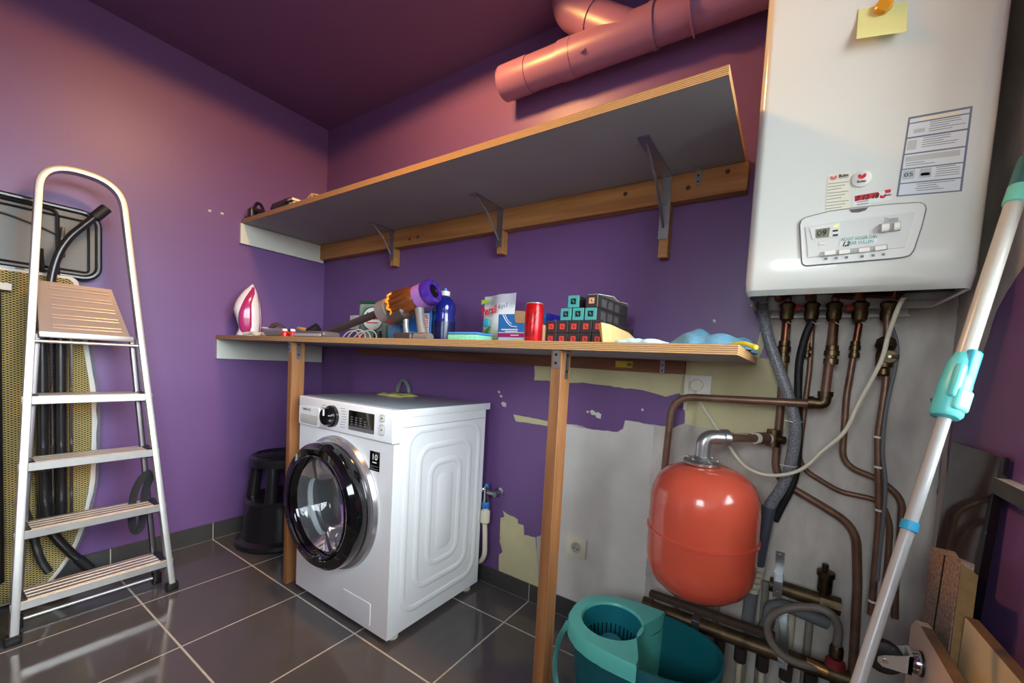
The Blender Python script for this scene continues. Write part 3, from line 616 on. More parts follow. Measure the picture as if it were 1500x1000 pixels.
# iron rest at the wide end
ry0, ry1, rz0, rz1 = -1.56, -1.028, 1.297, 1.592
o = MB().prism([Vector((0.036, a, b)) for a, b in rrect((ry0 + ry1) / 2, (rz0 + rz1) / 2, (ry1 - ry0) / 2 - .02, (rz1 - rz0) / 2 - .02, 0.04)], (0.008, 0, 0)).build('iron_rest', mat('grey_metal_tray', C(104, 101, 95), 0.45, 0.0, var=0.1), ib)
MB().tube([Vector((0.042, a, b)) for a, b in rrect((ry0 + ry1) / 2, (rz0 + rz1) / 2, (ry1 - ry0) / 2 - .012, (rz1 - rz0) / 2 - .012, 0.05)], 0.012, 10, closed=True).build('tray_frame', DKT, o)
MB().tube([Vector((0.05, a, b)) for a, b in rrect((ry0 + ry1) / 2, (rz0 + rz1) / 2 - 0.006, (ry1 - ry0) / 2 - .042, (rz1 - rz0) / 2 - .042, 0.012)], 0.004, 8, closed=True).build('tray_wire', DKT, o)
MB().tube(fillet([(0.056, -1.34, 1.565), (0.056, -1.158, 1.565), (0.056, -1.158, 1.30)], 0.03), 0.006, 8).build('tray_wire', DKT, o)
MB().tube(spline([(0.052, -1.5, 1.51), (0.052, -1.33, 1.512), (0.052, -1.22, 1.49), (0.052, -1.13, 1.455)]), 0.0035, 8).build('tray_wire', mat('grey_wire', C(96, 92, 92), 0.4, 0.8), o)
MB().rbox((0.05, -1.15, 1.38), (0.06, -1.138, 1.5), 0.002).build('tray_clip', DKT, o)

for y_ in (-1.45, -1.2): MB().tube([(0.075, y_, 1.2), (0.07, y_, 1.29), (0.05, y_, 1.4)], 0.006, 8).build('rest_arm', DKT, ib)
# navy bag on the floor by the ladder
bgm = MB(); bgm.sphere((0.52, -1.52, 0.16), (0.16, 0.165, 0.16), 24, 16)
for v in bgm.v:
    v += noise.noise_vector(v * 9) * 0.018
    v.z = max(v.z, 0.001)
solo(bgm, 'laundry_bag', mat('navy_fabric', C(32, 34, 66), 0.9, bump=0.3, bscale=300), 'slumped navy blue fabric bag on the tiles beside the ladder', 'bag', ang=80)
# screw plugs in the left wall
for u, v in ((307, 309), (325, 313)):
    p = px(u, v, 0, 0.0); solo(MB().lathe([(0.007, 0.0003), (0.007, 0.002), (0.004, 0.004), (0.004, 0.012), (0.001, 0.012)], p, X, 12), 'wall_plug', WHITEP, 'small white screw plug in the purple wall above the iron', 'wall plug', 'white plugs in the wall above the iron', loc=p)

# ================================================================== PAINTED WASTE PIPES
wp = thing('waste_pipe', 'thick purple painted waste pipe with a branch running under the ceiling', 'pipe', (2.2, -0.09, 2.15))
def wpt(x): return Vector((x, -0.092, 2.236 - 0.012 * (x - 1.46)))
rp = 0.066
MB().lathe([(0.001, 0), (rp * .93, 0), (rp, 0.006), (rp, 0.012)], wpt(1.462), (1, 0, -0.012), 36).cyl(wpt(1.472), wpt(1.60), rp, n=36).build('end_cap', PIPE_PAINT, wp)
MB().cyl(wpt(1.601), wpt(1.745), rp * .955, n=36).build('pipe_length', PIPE_PAINT, wp)
MB().cyl(wpt(1.745), wpt(1.80), rp * 1.02, n=36).cyl(wpt(1.801), wpt(2.09), rp, n=36).cyl(wpt(2.0905), wpt(2.11), rp * 1.04, n=36).build('branch_fitting', PIPE_PAINT, wp)
MB().cyl(wpt(2.111), Vector((XR - 0.004, -0.092, wpt(XR).z)), rp * .96, n=36).build('pipe_length', PIPE_PAINT, wp)
br = fillet([wpt(2.02), Vector((1.772, -0.095, 2.405)), Vector((1.755, -0.095, H - 0.002))], 0.06, 8)
d = (br[1] - br[0]).normalized()
MB().cyl(br[0], br[0] + d * 0.17, rp, n=36).build('branch', PIPE_PAINT, wp)
MB().cyl(br[0] + d * 0.171, br[0] + d * 0.215, rp * 1.06, n=36).build('branch_socket', PIPE_PAINT, wp)
MB().tube([br[0] + d * 0.21] + br[2:], rp * .98, 32).build('elbow', PIPE_PAINT, wp)
for xx in (2.23,):
    c = wpt(xx)
    cl_ = MB().tube([c + Vector((0, math.cos(a) * rp * 1.04, math.sin(a) * rp * 1.04)) for a in [k * PI / 12 for k in range(6, 20)]], 0.011, 8, flat=0.25).build('pipe_clip', PIPE_PAINT, wp)
p = px(852, 68, 1, -0.092 - rp); MB().lathe([(0.012, -0.004), (0.012, 0.0015), (0.008, 0.0015), (0.007, 0.0)], (p.x, -0.092 - rp * 0.86, p.z - 0.004), (0, -0.86, 0.5), 16).build('stamp', PIPE_PAINT, wp)

# ================================================================== ITEMS ON THE LOWER SHELF
ZS = 1.1135
def P(u, v, y): return px(u, v, 1, y)
# --- iron standing on its heel: profile in y-z, width in x
ir = thing('steam_iron', 'white and magenta steam iron standing upright on the end of the shelf', 'iron', (0.13, -0.49, ZS))
IW = mat('iron_white', C(230, 222, 224), 0.25); IM = mat('iron_magenta', C(176, 44, 110), 0.2, coat=0.4); IMD = mat('iron_dark_magenta', C(120, 36, 90), 0.25)
def slices(rows, e=3.2, n=28):
    rings = []
    for v, u0, u1, hw in rows:
        p, q_ = px(u0, v, 0, 0.13), px(u1, v, 0, 0.13); z = max((p.z + q_.z) / 2, ZS); cy, hy = (p.y + q_.y) / 2, abs(q_.y - p.y) / 2; ring = []
        for k in range(n):
            a = 2 * PI * k / n; c, s = math.cos(a), math.sin(a)
            ring.append(Vector((0.13, cy, z)) + Vector((0.92, -0.39, 0)) * hw * math.copysign(abs(c) ** (2 / e), c) + Vector((0.39, 0.92, 0)) * hy * 0.92 * math.copysign(abs(s) ** (2 / e), s))
        rings.append(ring)
    return MB().loft(rings)
slices([(491.6, 345, 378, .05), (486, 348, 379.5, .05), (480, 349.5, 380, .05), (470, 346, 381, .052), (462, 343.5, 381, .052), (455, 341.5, 381, .052), (447, 343.5, 380, .05), (440, 347, 379, .045), (433, 352, 378, .038), (427, 357, 376.5, .03), (421, 364, 373.5, .018), (416.5, 369, 371, .006)]).build('body', IW, ir)
slices([(488, 356, 364, .05), (485, 352.5, 367, .0555), (478, 350, 369, .0565), (468, 349, 369, .0585), (460, 349.5, 369, .059), (452, 352, 369, .058), (445, 355, 369, .0545), (438, 358.5, 371, .0495), (431, 363, 373.5, .0415), (425, 367.5, 373, .032), (421, 369.5, 372.5, .021)], 7).build('water_tank', IM, ir)
slices([(446, 369, 376, .050), (443, 368, 378, .0515), (439, 368, 378, .0475), (434, 369.5, 376.5, .041), (431, 371, 375, .036)]).build('steam_dial', mat('iron_pink', C(222, 110, 160), 0.25), ir)
for v in (449, 456): slices([(v + 4, 371, 375, .0555), (v, 371, 375, .0545)], 5).build('button', IMD, ir)
slices([(490, 379, 382.5, .03), (470, 380, 384, .03), (450, 379.5, 382.5, .028), (438, 377.5, 380, .02)]).build('handle_back', IMD, ir)
MB().tube(spline([(0.13, -0.43, 1.17), (0.18, -0.41, 1.165), (0.26, -0.39, 1.15), (0.33, -0.37, 1.128), (0.36, -0.33, 1.121), (0.30, -0.28, 1.119)]), 0.0045, 8).build('power_cord', WHITEP, ir)
# --- clutter between iron and vacuum cleaner (front edge of the shelf)
solo(MB().tube(spline([(0.22, -0.55, ZS + .01), (0.26, -0.535, ZS + .016), (0.30, -0.53, ZS + .012), (0.29, -0.50, ZS + .016), (0.33, -0.50, ZS + .012), (0.36, -0.49, ZS + .01)]), 0.0095, 8), 'rolled_rag', mat('cream_rag', C(216, 206, 188), 0.9, bump=0.4, bscale=200), 'small twisted cream rag beside the iron', 'rag')
t = thing('packing_tape', 'roll of brown packing tape lying beside the cream rag', 'tape', (0.41, -0.47, ZS))
MB().lathe([(0.02, 0), (0.036, 0), (0.036, 0.03), (0.02, 0.03), (0.02, 0)], (0.40, -0.47, ZS + 0.036), (0.75, -0.65, 0.1), 28, False).build('tape_roll', mat('brown_tape', C(66, 46, 44), 0.25), t)
t = thing('silver_tube', 'silver sealant tube lying beside the brown tape', 'tube', (0.58, -0.53, ZS))
d = Vector((0.80, 0.10, 0)).normalized(); c0 = Vector((0.435, -0.54, ZS + 0.021))
MB().lathe([(0.012, 0), (0.019, 0.008), (0.0205, 0.1), (0.0205, 0.13), (0.019, 0.137), (0.001, 0.137)], c0, d, 20).build('tube_body', mat('silver_foil', C(176, 178, 182), 0.3, 0.8), t)
MB().lathe([(0.012, 0), (0.012, 0.012), (0.001, 0.012)], c0 + d * 0.1372, d, 14).build('tube_cap', mat('orange_cap', C(232, 150, 40), 0.4), t)
for k, (x_, y_) in enumerate(((0.625, -0.55), (0.665, -0.535))):
    t = thing('glue_bottle', 'tiny red bottle with a white lid beside the silver tube', 'bottle', (x_, y_, ZS), 'tiny red bottles on the shelf')
    MB().lathe([(0.014, 0), (0.0155, 0.002), (0.0155, 0.02), (0.011, 0.026), (0.001, 0.026)], (x_, y_, ZS), Z, 16).build('bottle_body', mat('red_plastic', C(186, 30, 32), 0.3), t)
    MB().lathe([(0.0105, 0), (0.0105, 0.010), (0.001, 0.010)], (x_, y_, ZS + 0.0262), Z, 14).build('lid', WHITEP, t)
t = thing('utility_knife', 'yellow and black utility knife behind the tiny red bottles', 'knife', (0.60, -0.45, ZS))
MB().rbox((0.48, -0.455, ZS), (0.59, -0.405, ZS + 0.034), 0.006).build('grip', BLACKP, t)
MB(Matrix.Translation((0.585, -0.43, ZS + 0.043)) @ Matrix.Rotation(0.12, 4, 'Y')).rbox((-0.06, -0.016, -0.007), (0.06, 0.016, 0.008), 0.004).build('slider', mat('yellow_plastic', C(220, 176, 60), 0.4), t)
t = thing('safety_glasses', 'black safety glasses with grey straps behind the silver tube', 'glasses', (0.47, -0.38, ZS))
for dx in (0, 0.075): MB().tube([(0.43 + dx + 0.03 * math.cos(a), -0.42 + dx * .6, ZS + 0.026 + 0.022 * math.sin(a)) for a in [k * PI / 8 for k in range(16)]], 0.004, 6, closed=True).build('lens_rim', BLACKP, t)
MB().tube([(0.46, -0.42, ZS + 0.03), (0.475, -0.38, ZS + 0.03)], 0.004, 6).build('nose_bridge', BLACKP, t)
t = thing('vacuum_nozzle', 'flat black floor nozzle of a vacuum lying beside its tube', 'nozzle', (0.80, -0.47, ZS))
MB().rbox((0.70, -0.55, ZS), (0.93, -0.465, ZS + 0.028), 0.012, 3).build('nozzle_body', mat('smoky_plastic', C(86, 80, 84), 0.25), t)
MB().cyl((0.70, -0.43, ZS + 0.021), (0.74, -0.49, ZS + 0.021), 0.02, n=16).cyl((0.665, -0.46, ZS + 0.027), (0.70, -0.435, ZS + 0.055), 0.022, n=16).build('nozzle_neck', BLACKP, t)
MB().rbox((0.71, -0.554, ZS + 0.004), (0.92, -0.5505, ZS + 0.016), 0.002, 1).build('nozzle_strip', mat('clear_grey_strip', C(170, 168, 172), 0.2), t)
# coiled cable
t = thing('coiled_cable', 'loose coil of thin grey cable beside the vacuum tube', 'cable', (0.95, -0.36, ZS))
for k in range(4):
    c = Vector((0.90 + k * 0.026, -0.40 + k * 0.01, ZS + 0.0)); r = 0.042 + 0.006 * (k % 2)
    MB().tube([c + Vector((math.cos(a) * r * 0.75 + 0.02 * math.sin(a), math.cos(a) * 0.02, 0.003 + (r * math.sin(a)) * 0.95)) for a in [PI * j / 14 for j in range(15)]], 0.003, 6).build('cable_turn', mat('grey_cable', C(150, 146, 146), 0.4), t)
# --- stick vacuum cleaner
vc = thing('stick_vacuum', 'cordless stick vacuum with orange cyclones and purple motor standing on the shelf', 'vacuum cleaner', (1.25, -0.35, ZS))
A0 = Vector((1.060, -0.36, 1.238)); A1 = Vector((1.335, -0.33, 1.322)); ad = (A1 - A0).normalized(); AL = (A1 - A0).length
VG = mat('vacuum_grey', C(122, 114, 112), 0.35); VD = mat('vacuum_dark', C(62, 54, 54), 0.35); VO = mat('vacuum_orange', C(236, 150, 40), 0.3); VB = mat('vacuum_bronze', C(120, 66, 30), 0.3, 0.4); VP = mat('vacuum_purple', C(64, 34, 140), 0.12, coat=0.5); VL = mat('vacuum_lilac', C(150, 104, 176), 0.35)
MB().lathe([(0.001, 0.0), (0.042, 0.0), (0.050, 0.008), (0.051, 0.06), (0.048, 0.062), (0.048, 0.095), (0.001, 0.095)], A0, ad, 32).build('dust_bin', VG, vc)
MB().lathe([(0.044, 0.085), (0.05, 0.09), (0.053, 0.11), (0.053, 0.20), (0.046, 0.212), (0.001, 0.212)], A0, ad, 32).build('cyclone_housing', VB, vc)
s1, s2, s3 = basis(ad)
for k in range(12):
    a = 2 * PI * k / 12; e = (s1 * math.cos(a) + s2 * math.sin(a))
    MB().tube([A0 + ad * 0.106 + e * 0.053, A0 + ad * 0.112 + e * 0.0565, A0 + ad * 0.195 + e * 0.051], [0.008, 0.0085, 0.005], 10).build('cyclone', VB, vc)
MB().tube([A0 + ad * (0.094 + 0.007 * math.cos(12 * a)) + (s1 * math.cos(a) + s2 * math.sin(a)) * 0.057 for a in [2 * PI * k / 96 for k in range(96)]], 0.006, 8, closed=True).build('orange_ring', VO, vc)
MB().lathe([(0.046, 0.213), (0.05, 0.217), (0.05, 0.265), (0.049, 0.27)], A0, ad, 32, False).build('filter_band', VL, vc)
MB().lathe([(0.0515, 0.262), (0.053, 0.27), (0.053, 0.285), (0.047, 0.30), (0.036, 0.305), (0.028, 0.30), (0.027, 0.296)], A0, ad, 36, False).build('motor_end', VP, vc)
o = MB().lathe([(0.001, 0.2945), (0.0275, 0.2945), (0.0275, 0.29)], A0, ad, 28, False).build('screen', BLACKG, vc)
q_ = A0 + ad * 0.2950 - Z * 0.018; MB().rbox(q_ + Vector((-0.003, -0.008, -0.002)), q_ + Vector((0.003, 0.008, 0.002)), 0.001, 1).build('screen_light', mat('red_mark', C(230, 60, 50), 0.4), o)
MB().lathe([(0.03, 0), (0.048, 0.012), (0.046, 0.08), (0.028, 0.10)], A0 + ad * 0.07 - Z * 0.03, ad, 24).build('motor_base', VD, vc)
MB().tube([Vector((1.278, -0.345, 1.255)), Vector((1.290, -0.345, 1.20)), Vector((1.305, -0.345, 1.15))], [0.02, 0.0175, 0.02], 14).build('handle', VG, vc)
MB().tube([Vector((1.205, -0.35, 1.225)), Vector((1.208, -0.35, 1.18)), Vector((1.215, -0.35, 1.15))], [0.013, 0.012, 0.014], 12).build('trigger_guard', mat('vacuum_silver', C(150, 150, 156), 0.3, 0.5), vc)
MB().rbox((1.165, -0.385, ZS), (1.275, -0.315, 1.152), 0.008, 3).build('battery', VD, vc)
MB().tube([(1.265, -0.35, 1.1340), (1.355, -0.35, 1.1335)], 0.0195, 14).build('battery_end', VG, vc)
MB().tube([A0 + ad * 0.05 - Z * 0.052, A0 + ad * 0.095 - Z * 0.056], [0.012, 0.01], 12).build('release_button', mat('red_plastic', C(186, 30, 32), 0.3), vc)
MB().tube([P(560, 456, -0.36), P(515, 474, -0.37), P(476, 489, -0.38)], 0.0165, 16).build('suction_tube', VD, vc)
# --- wall socket behind (plate)
def socket(name, c, w_, label):
    t = thing(name, label, 'socket', c)
    MB().rbox((c[0] - w_ / 2, -0.012, c[2] - 0.042), (c[0] + w_ / 2, -0.0021, c[2] + 0.042), 0.003, 2).build('plate', CREAMP if name != 'double_socket' else WHITEP, t)
    n = 2 if name == 'double_socket' else 1
    for k in range(n):
        xx = c[0] + (k - (n - 1) / 2) * 0.07
        o = MB().lathe([(0.021, 0.0), (0.021, 0.003), (0.018, 0.0035), (0.0175, 0.0005), (0.001, 0.0005)], (xx, -0.0121, c[2]), -Y, 28).build('socket_well', mat('grey_socket_well', C(186, 180, 166), 0.5), t)
        MB().cyl((xx - 0.007, -0.0126, c[2] - 0.003), (xx - 0.007, -0.0142, c[2] - 0.003), 0.003, n=8).cyl((xx + 0.007, -0.0126, c[2] - 0.006), (xx + 0.007, -0.0142, c[2] - 0.006), 0.003, n=8).build('pin_hole', BLACKP, o)
        MB().cyl((xx, -0.0126, c[2] + 0.009), (xx, -0.018, c[2] + 0.009), 0.0028, n=8).build('earth_pin', STEEL, o)
socket('double_socket', (0.382, 0, 1.245), 0.15, 'white double wall socket above the shelf behind the vacuum tube')
socket('wall_socket', (1.896, 0, 0.309), 0.088, 'cream wall socket low on the bare plaster beside the post')
# --- dishwashing capsule bag/box with green top, red name
dft = thing('detergent_tub', 'green and white detergent tub with red lettering behind the vacuum', 'detergent', (0.76, -0.18, ZS))
GREEN = mat('dark_green_print', C(30, 84, 52), 0.35); 
hw, hd = 0.082, 0.035
def slab(mb, cx, cy, z0, z1, hw, hd, ang): 
    M_ = Matrix.Translation((cx, cy, 0)) @ Matrix.Rotation(ang, 4, 'Z'); m2 = MB(M_); return m2
m2 = slab(None, 0.757, -0.17, 0, 0, 0, 0, 0.35); MDF = m2.xf
m2.rbox((-hw, -hd, ZS), (hw, hd, 1.313), 0.016, 3).build('tub', mat('tub_white_green', C(196, 202, 190), 0.4, col2=C(40, 96, 60), vscale=9), dft)
MB(MDF).rbox((-hw * .96, -hd * .96, 1.3132), (hw * .96, hd * .96, 1.325), 0.005).build('lid', GREEN, dft)
fr = MDF.to_3x3() @ X; nf = MDF.to_3x3() @ -Y
c_ = MDF @ Vector((0.004, -hd, 1.236))
MB().lathe([(0.001, 0.0), (0.062, 0.0), (0.062, 0.0012), (0.001, 0.0012)], c_, nf, 32).build('green_ring', GREEN, dft)
MB().lathe([(0.001, 0.0), (0.056, 0.0), (0.056, 0.0018), (0.001, 0.0018)], c_, nf, 32).build('white_disc', PAPER, dft)
text('lettering', 'dreft', c_ + nf * 0.002 + Z * 0.012, fr, Z, 0.052, TXTRED, dft, 0.10, bold=0.03)
MB(MDF).box((-0.03, -hd - 0.0028, 1.213), (0.035, -hd - 0.0019, 1.219)).build('small_print', TXTRED, dft)
MB(MDF).rbox((-0.085, -hd - 0.004, ZS), (-0.045, -hd - 0.0003, 1.16), 0.001, 1).build('red_flash', mat('red_plastic', C(186, 30, 32), 0.3), dft)
dft.location.x += 0.012
# dark cap standing before the tub
solo(MB().lathe([(0.026, 0), (0.024, 0.02), (0.019, 0.03), (0.017, 0.055), (0.001, 0.055)], (0.92, -0.27, ZS), Z, 20).rbox((0.87, -0.295, ZS), (0.97, -0.245, ZS + 0.012), 0.004), 'vacuum_attachment', BLACKP, 'small black vacuum attachment standing before the detergent tub', 'nozzle')
# --- small pale blue box
t = thing('tablet_pack', 'small pale blue pack of cleaning tablets behind the vacuum handle', 'pack', (1.0, -0.2, ZS))
MB().rbox((0.925, -0.22, ZS), (1.015, -0.16, 1.203), 0.004).build('carton', mat('pale_blue_print', C(150, 200, 226), 0.4, col2=C(60, 130, 190), vscale=14), t)
# --- blue salt box with red lettering on its side
t = thing('salt_box', 'blue and turquoise carton with red lettering beside the dark blue bottle', 'carton', (1.16, -0.2, ZS))
BLUE = mat('blue_print', C(24, 104, 184), 0.35); 
MB().rbox((1.06, -0.235, ZS), (1.235, -0.165, 1.262), 0.002, 1).build('carton', BLUE, t)
MB().box((1.063, -0.2361, ZS + 0.02), (1.185, -0.2352, 1.17)).build('front_print', mat('turquoise_print', C(110, 196, 216), 0.4, col2=C(40, 130, 190), vscale=20), t)
MB().box((1.188, -0.2361, ZS + 0.008), (1.231, -0.2352, 1.255)).build('blue_panel', BLUE, t)
MB().box((1.194, -0.2366, ZS + 0.03), (1.226, -0.2362, 1.25)).build('white_panel', PAPER, t)
for k in range(10): MB().rbox((1.198 + (k % 3) * 0.002, -0.2372, 1.147 + k * 0.0098), (1.222 - (k % 2) * 0.003, -0.2367, 1.1525 + k * 0.0098), 0.0002, 1).build('red_print', mat('faded_red_print', C(224, 120, 116), 0.5), t)
MB().box((1.075, -0.2367, 1.215), (1.165, -0.2362, 1.245)).build('top_print', BLUE, t)
# --- dark blue rinse bottle and a second one behind
def bottle(x, y, h, r, label, body, captop, group=None):
    t = thing('rinse_bottle', label, 'bottle', (x, y, ZS), group)
    MB().lathe([(r * .95, 0), (r, 0.004), (r, h * .42), (r * .9, h * .52), (r * .98, h * .6), (r, h * .68), (r * .9, h * .76), (r * .5, h * .85), (r * .3, h * .88), (r * .3, h * .9), (0.001, h * .9)], (x, y, ZS), Z, 28).build('bottle_body', body, t)
    o = MB().lathe([(r * .42, h * .88), (r * .42, h * .955), (r * .36, h * .965), (0.001, h * .965)], (x, y, ZS), Z, 20).build('cap', captop, t)
    return t, o
BB = mat('dark_blue_plastic', C(26, 34, 118), 0.12, coat=0.4)
t, o = bottle(1.282, -0.20, 0.245, 0.048, 'dark blue bottle with white cap beside the vacuum motor', BB, WHITEP)
MB().lathe([(0.007, 0), (0.006, 0.012), (0.001, 0.014)], (1.282, -0.2, ZS + 0.2366), Z, 12).build('spout', mat('light_blue_plastic', C(70, 150, 220), 0.3), o)
MB().lathe([(0.0485, 0.01), (0.0487, 0.012), (0.0487, 0.10), (0.0485, 0.102)], (1.282, -0.2, ZS), Z, 28, False).build('label_band', mat('navy_label', C(20, 24, 70), 0.25), t)
t, o = bottle(1.16, -0.10, 0.235, 0.045, 'dark blue bottle with black cap behind the blue carton', BB, BLACKP)
# --- sponge pad
t = thing('sponge', 'pale green sponge with blue scouring top beside the detergent bag', 'sponge', (1.57, -0.38, ZS))
MB().rbox((1.515, -0.42, ZS), (1.655, -0.33, ZS + 0.030), 0.005).build('foam', mat('mint_foam', C(140, 222, 186), 0.9, var=0.25, vscale=120, bump=0.5, bscale=250), t)
MB().rbox((1.515, -0.42, ZS + 0.0302), (1.655, -0.33, ZS + 0.038), 0.003).build('scourer', mat('blue_scourer', C(70, 140, 214), 0.95, bump=0.5, bscale=300), t)
# --- pouch (white, green, red lettering)
t = thing('detergent_pouch', 'white and green foil pouch of washing capsules with red lettering', 'pouch', (1.58, -0.22, ZS))
def pouch_material():
    m = bpy.data.materials.new('pouch_print'); m.use_nodes = True; nt = m.node_tree; N = nt.nodes; K = nt.links; b = N['Principled BSDF']; b.inputs['Roughness'].default_value = 0.25
    tc = N.new('ShaderNodeTexCoord'); sp_ = N.new('ShaderNodeSeparateXYZ'); K.new(tc.outputs['Object'], sp_.inputs[0])
    n = N.new('ShaderNodeTexNoise'); n.inputs['Scale'].default_value = 14; K.new(tc.outputs['Object'], n.inputs['Vector'])
    ad_ = N.new('ShaderNodeMath'); ad_.operation = 'MULTIPLY_ADD'; K.new(n.outputs['Fac'], ad_.inputs[0]); ad_.inputs[1].default_value = 0.05; K.new(sp_.outputs[2], ad_.inputs[2])
    mr = N.new('ShaderNodeMapRange'); mr.inputs['From Max'].default_value = 0.24; K.new(ad_.outputs[0], mr.inputs['Value'])
    r = N.new('ShaderNodeValToRGB'); K.new(mr.outputs[0], r.inputs[0]); e = r.color_ramp.elements
    e[0].position = 0.0; e[0].color = C(80, 150, 50); e[1].position = 1.0; e[1].color = C(190, 190, 198)
    for ps, cc in ((0.22, C(140, 190, 90)), (0.42, C(226, 232, 222)), (0.78, C(232, 232, 232)), (0.86, C(186, 186, 194))):
        q_ = e.new(ps); q_.color = cc
    K.new(r.outputs[0], b.inputs['Base Color']); return m
xa0, xa1, yy = 1.497, 1.650, -0.142; rings = []; wN = 12
for j in range(13):
    f = j / 12; z = ZS + f * 0.216; th = 0.035 * (1 - f) ** 0.8 + 0.001; sp = 1 + 0.06 * f
    ring = []
    for k in range(2 * wN):
        if k < wN: u = k / (wN - 1); s = -1
        else: u = 1 - (k - wN) / (wN - 1); s = 1
        xx = (xa0 + xa1) / 2 + (u - .5) * (xa1 - xa0) * sp; bul = math.sin(PI * min(max(u, 0.0), 1.0)) ** 0.5
        zz = z + (0.012 * u if f > .9 else 0.0)
        ring.append(Vector((xx, yy + 0.01 * f + s * th * (0.05 + bul) + 0.006 * f * math.sin(u * 9), zz)))
    rings.append(ring)
MB().loft(rings).build('foil_bag', pouch_material(), t)
rt = Vector((0.98, 0, 0.17)); MP = lambda x_, z_: Vector((x_, yy - 0.052, z_))
text('lettering', 'Persil', (1.553, yy - 0.034, 1.262), rt, Z, 0.046, TXTRED, t, 0.078, bold=0.03)
text('small_lettering', '4in1', (1.620, yy - 0.029, 1.280), rt, Z, 0.03, mat('navy_print', C(40, 70, 130), 0.5), t, 0.048)
MB().lathe([(0.001, 0), (0.018, 0.0), (0.014, 0.004), (0.001, 0.006)], (1.545, yy - 0.038, 1.212), -Y, 20).build('capsule_picture', mat('teal_print', C(60, 170, 190), 0.2), t)
MB().prism([Vector((1.522, yy - 0.0395, 1.165)), Vector((1.557, yy - 0.0395, 1.195)), Vector((1.570, yy - 0.0395, 1.198)), Vector((1.556, yy - 0.0395, 1.17)), Vector((1.532, yy - 0.0395, 1.158))], (0, -0.001, 0)).build('leaf_picture', mat('leaf_green', C(70, 140, 50), 0.4), t)
MB().prism([Vector((1.503, yy - 0.024, 1.290)), Vector((1.552, yy - 0.024, 1.304)), Vector((1.552, yy - 0.024, 1.310)), Vector((1.503, yy - 0.024, 1.310))], (0, -0.001, 0)).build('green_flash', mat('lime_print', C(170, 200, 60), 0.4), t)
t.location.x -= 0.042
# --- dishwasher tablet carton, opened flap
t = thing('tablet_carton', 'blue and magenta carton of dishwasher tablets with torn cardboard flap', 'carton', (1.76, -0.26, ZS))
cx0, cx1, cy0, cy1, cz1 = 1.655, 1.872, -0.30, -0.185, 1.2285
def carton_mat():
    m = bpy.data.materials.new('tablet_carton_print'); m.use_nodes = True; nt = m.node_tree; N = nt.nodes; K = nt.links; b = N['Principled BSDF']; b.inputs['Roughness'].default_value = 0.35
    tc = N.new('ShaderNodeTexCoord'); sp_ = N.new('ShaderNodeSeparateXYZ'); K.new(tc.outputs['Object'], sp_.inputs[0]); mr = N.new('ShaderNodeMapRange'); mr.inputs['From Max'].default_value = 0.115; K.new(sp_.outputs[2], mr.inputs['Value'])
    r = N.new('ShaderNodeValToRGB'); r.color_ramp.interpolation = 'CONSTANT'; e = r.color_ramp.elements; e[0].position = 0; e[0].color = C(170, 206, 232); e[1].position = 0.26; e[1].color = C(160, 36, 110)
    q_ = e.new(0.40); q_.color = C(226, 232, 240); q_ = e.new(0.42); q_.color = C(40, 112, 186); K.new(mr.outputs[0], r.inputs[0]); K.new(r.outputs[0], b.inputs['Base Color']); return m
DBL = mat('royal_blue_print', C(28, 40, 160), 0.35)
MB().rbox((cx0, cy0, ZS), (cx1, cy1, cz1), 0.001, 1).build('carton', DBL, t)
MB().box((cx0 + 0.004, cy0 - 0.0012, ZS + 0.001), (cx1 - 0.012, cy0 - 0.0002, cz1 - 0.001)).build('front_print', carton_mat(), t)
MB().tube(spline([(1.675, cy0 - 0.0018, 1.227), (1.695, cy0 - 0.0018, 1.20), (1.715, cy0 - 0.0018, 1.185), (1.74, cy0 - 0.0018, 1.182)]), 0.0015, 6).tube(spline([(1.685, cy0 - 0.0018, 1.227), (1.70, cy0 - 0.0018, 1.205), (1.718, cy0 - 0.0018, 1.192)]), 0.001, 6).build('splash_print', PAPER, t)
MB().box((1.672, cy0 - 0.002, 1.170), (1.745, cy0 - 0.0013, 1.174)).box((1.69, cy0 - 0.002, 1.1635), (1.745, cy0 - 0.0013, 1.1665)).box((1.715, cy0 - 0.002, 1.150), (1.75, cy0 - 0.0013, 1.153)).build('lettering_lines', PAPER, t)
MB().prism([Vector((1.735, cy0 - 0.0022, 1.136)), Vector((1.765, cy0 - 0.0022, 1.136)), Vector((1.765, cy0 - 0.0022, 1.114)), Vector((1.725, cy0 - 0.0022, 1.114))], (0, 0.0008, 0)).build('yellow_print', mat('yellow_print', C(226, 206, 70), 0.4), t)
CARD = mat('brown_cardboard', C(170, 134, 98), 0.85, var=0.1, vscale=30)
MB().prism([Vector((x_, cy0 - 0.0028, z_)) for x_, z_ in ((1.728, 1.232), (1.732, 1.203), (1.738, 1.196), (1.775, 1.194), (1.80, 1.2), (1.80, 1.23), (1.77, 1.237), (1.735, 1.240))], (0, 0.0015, 0)).build('torn_flap', CARD, t)
MB().box((cx1 + 0.0003, -0.27, 1.178), (cx1 + 0.0008, -0.24, 1.205)).box((cx1 + 0.0003, -0.262, 1.205), (cx1 + 0.0008, -0.25, 1.212)).build('side_print', mat('pale_side_print', C(150, 170, 220), 0.4), t)
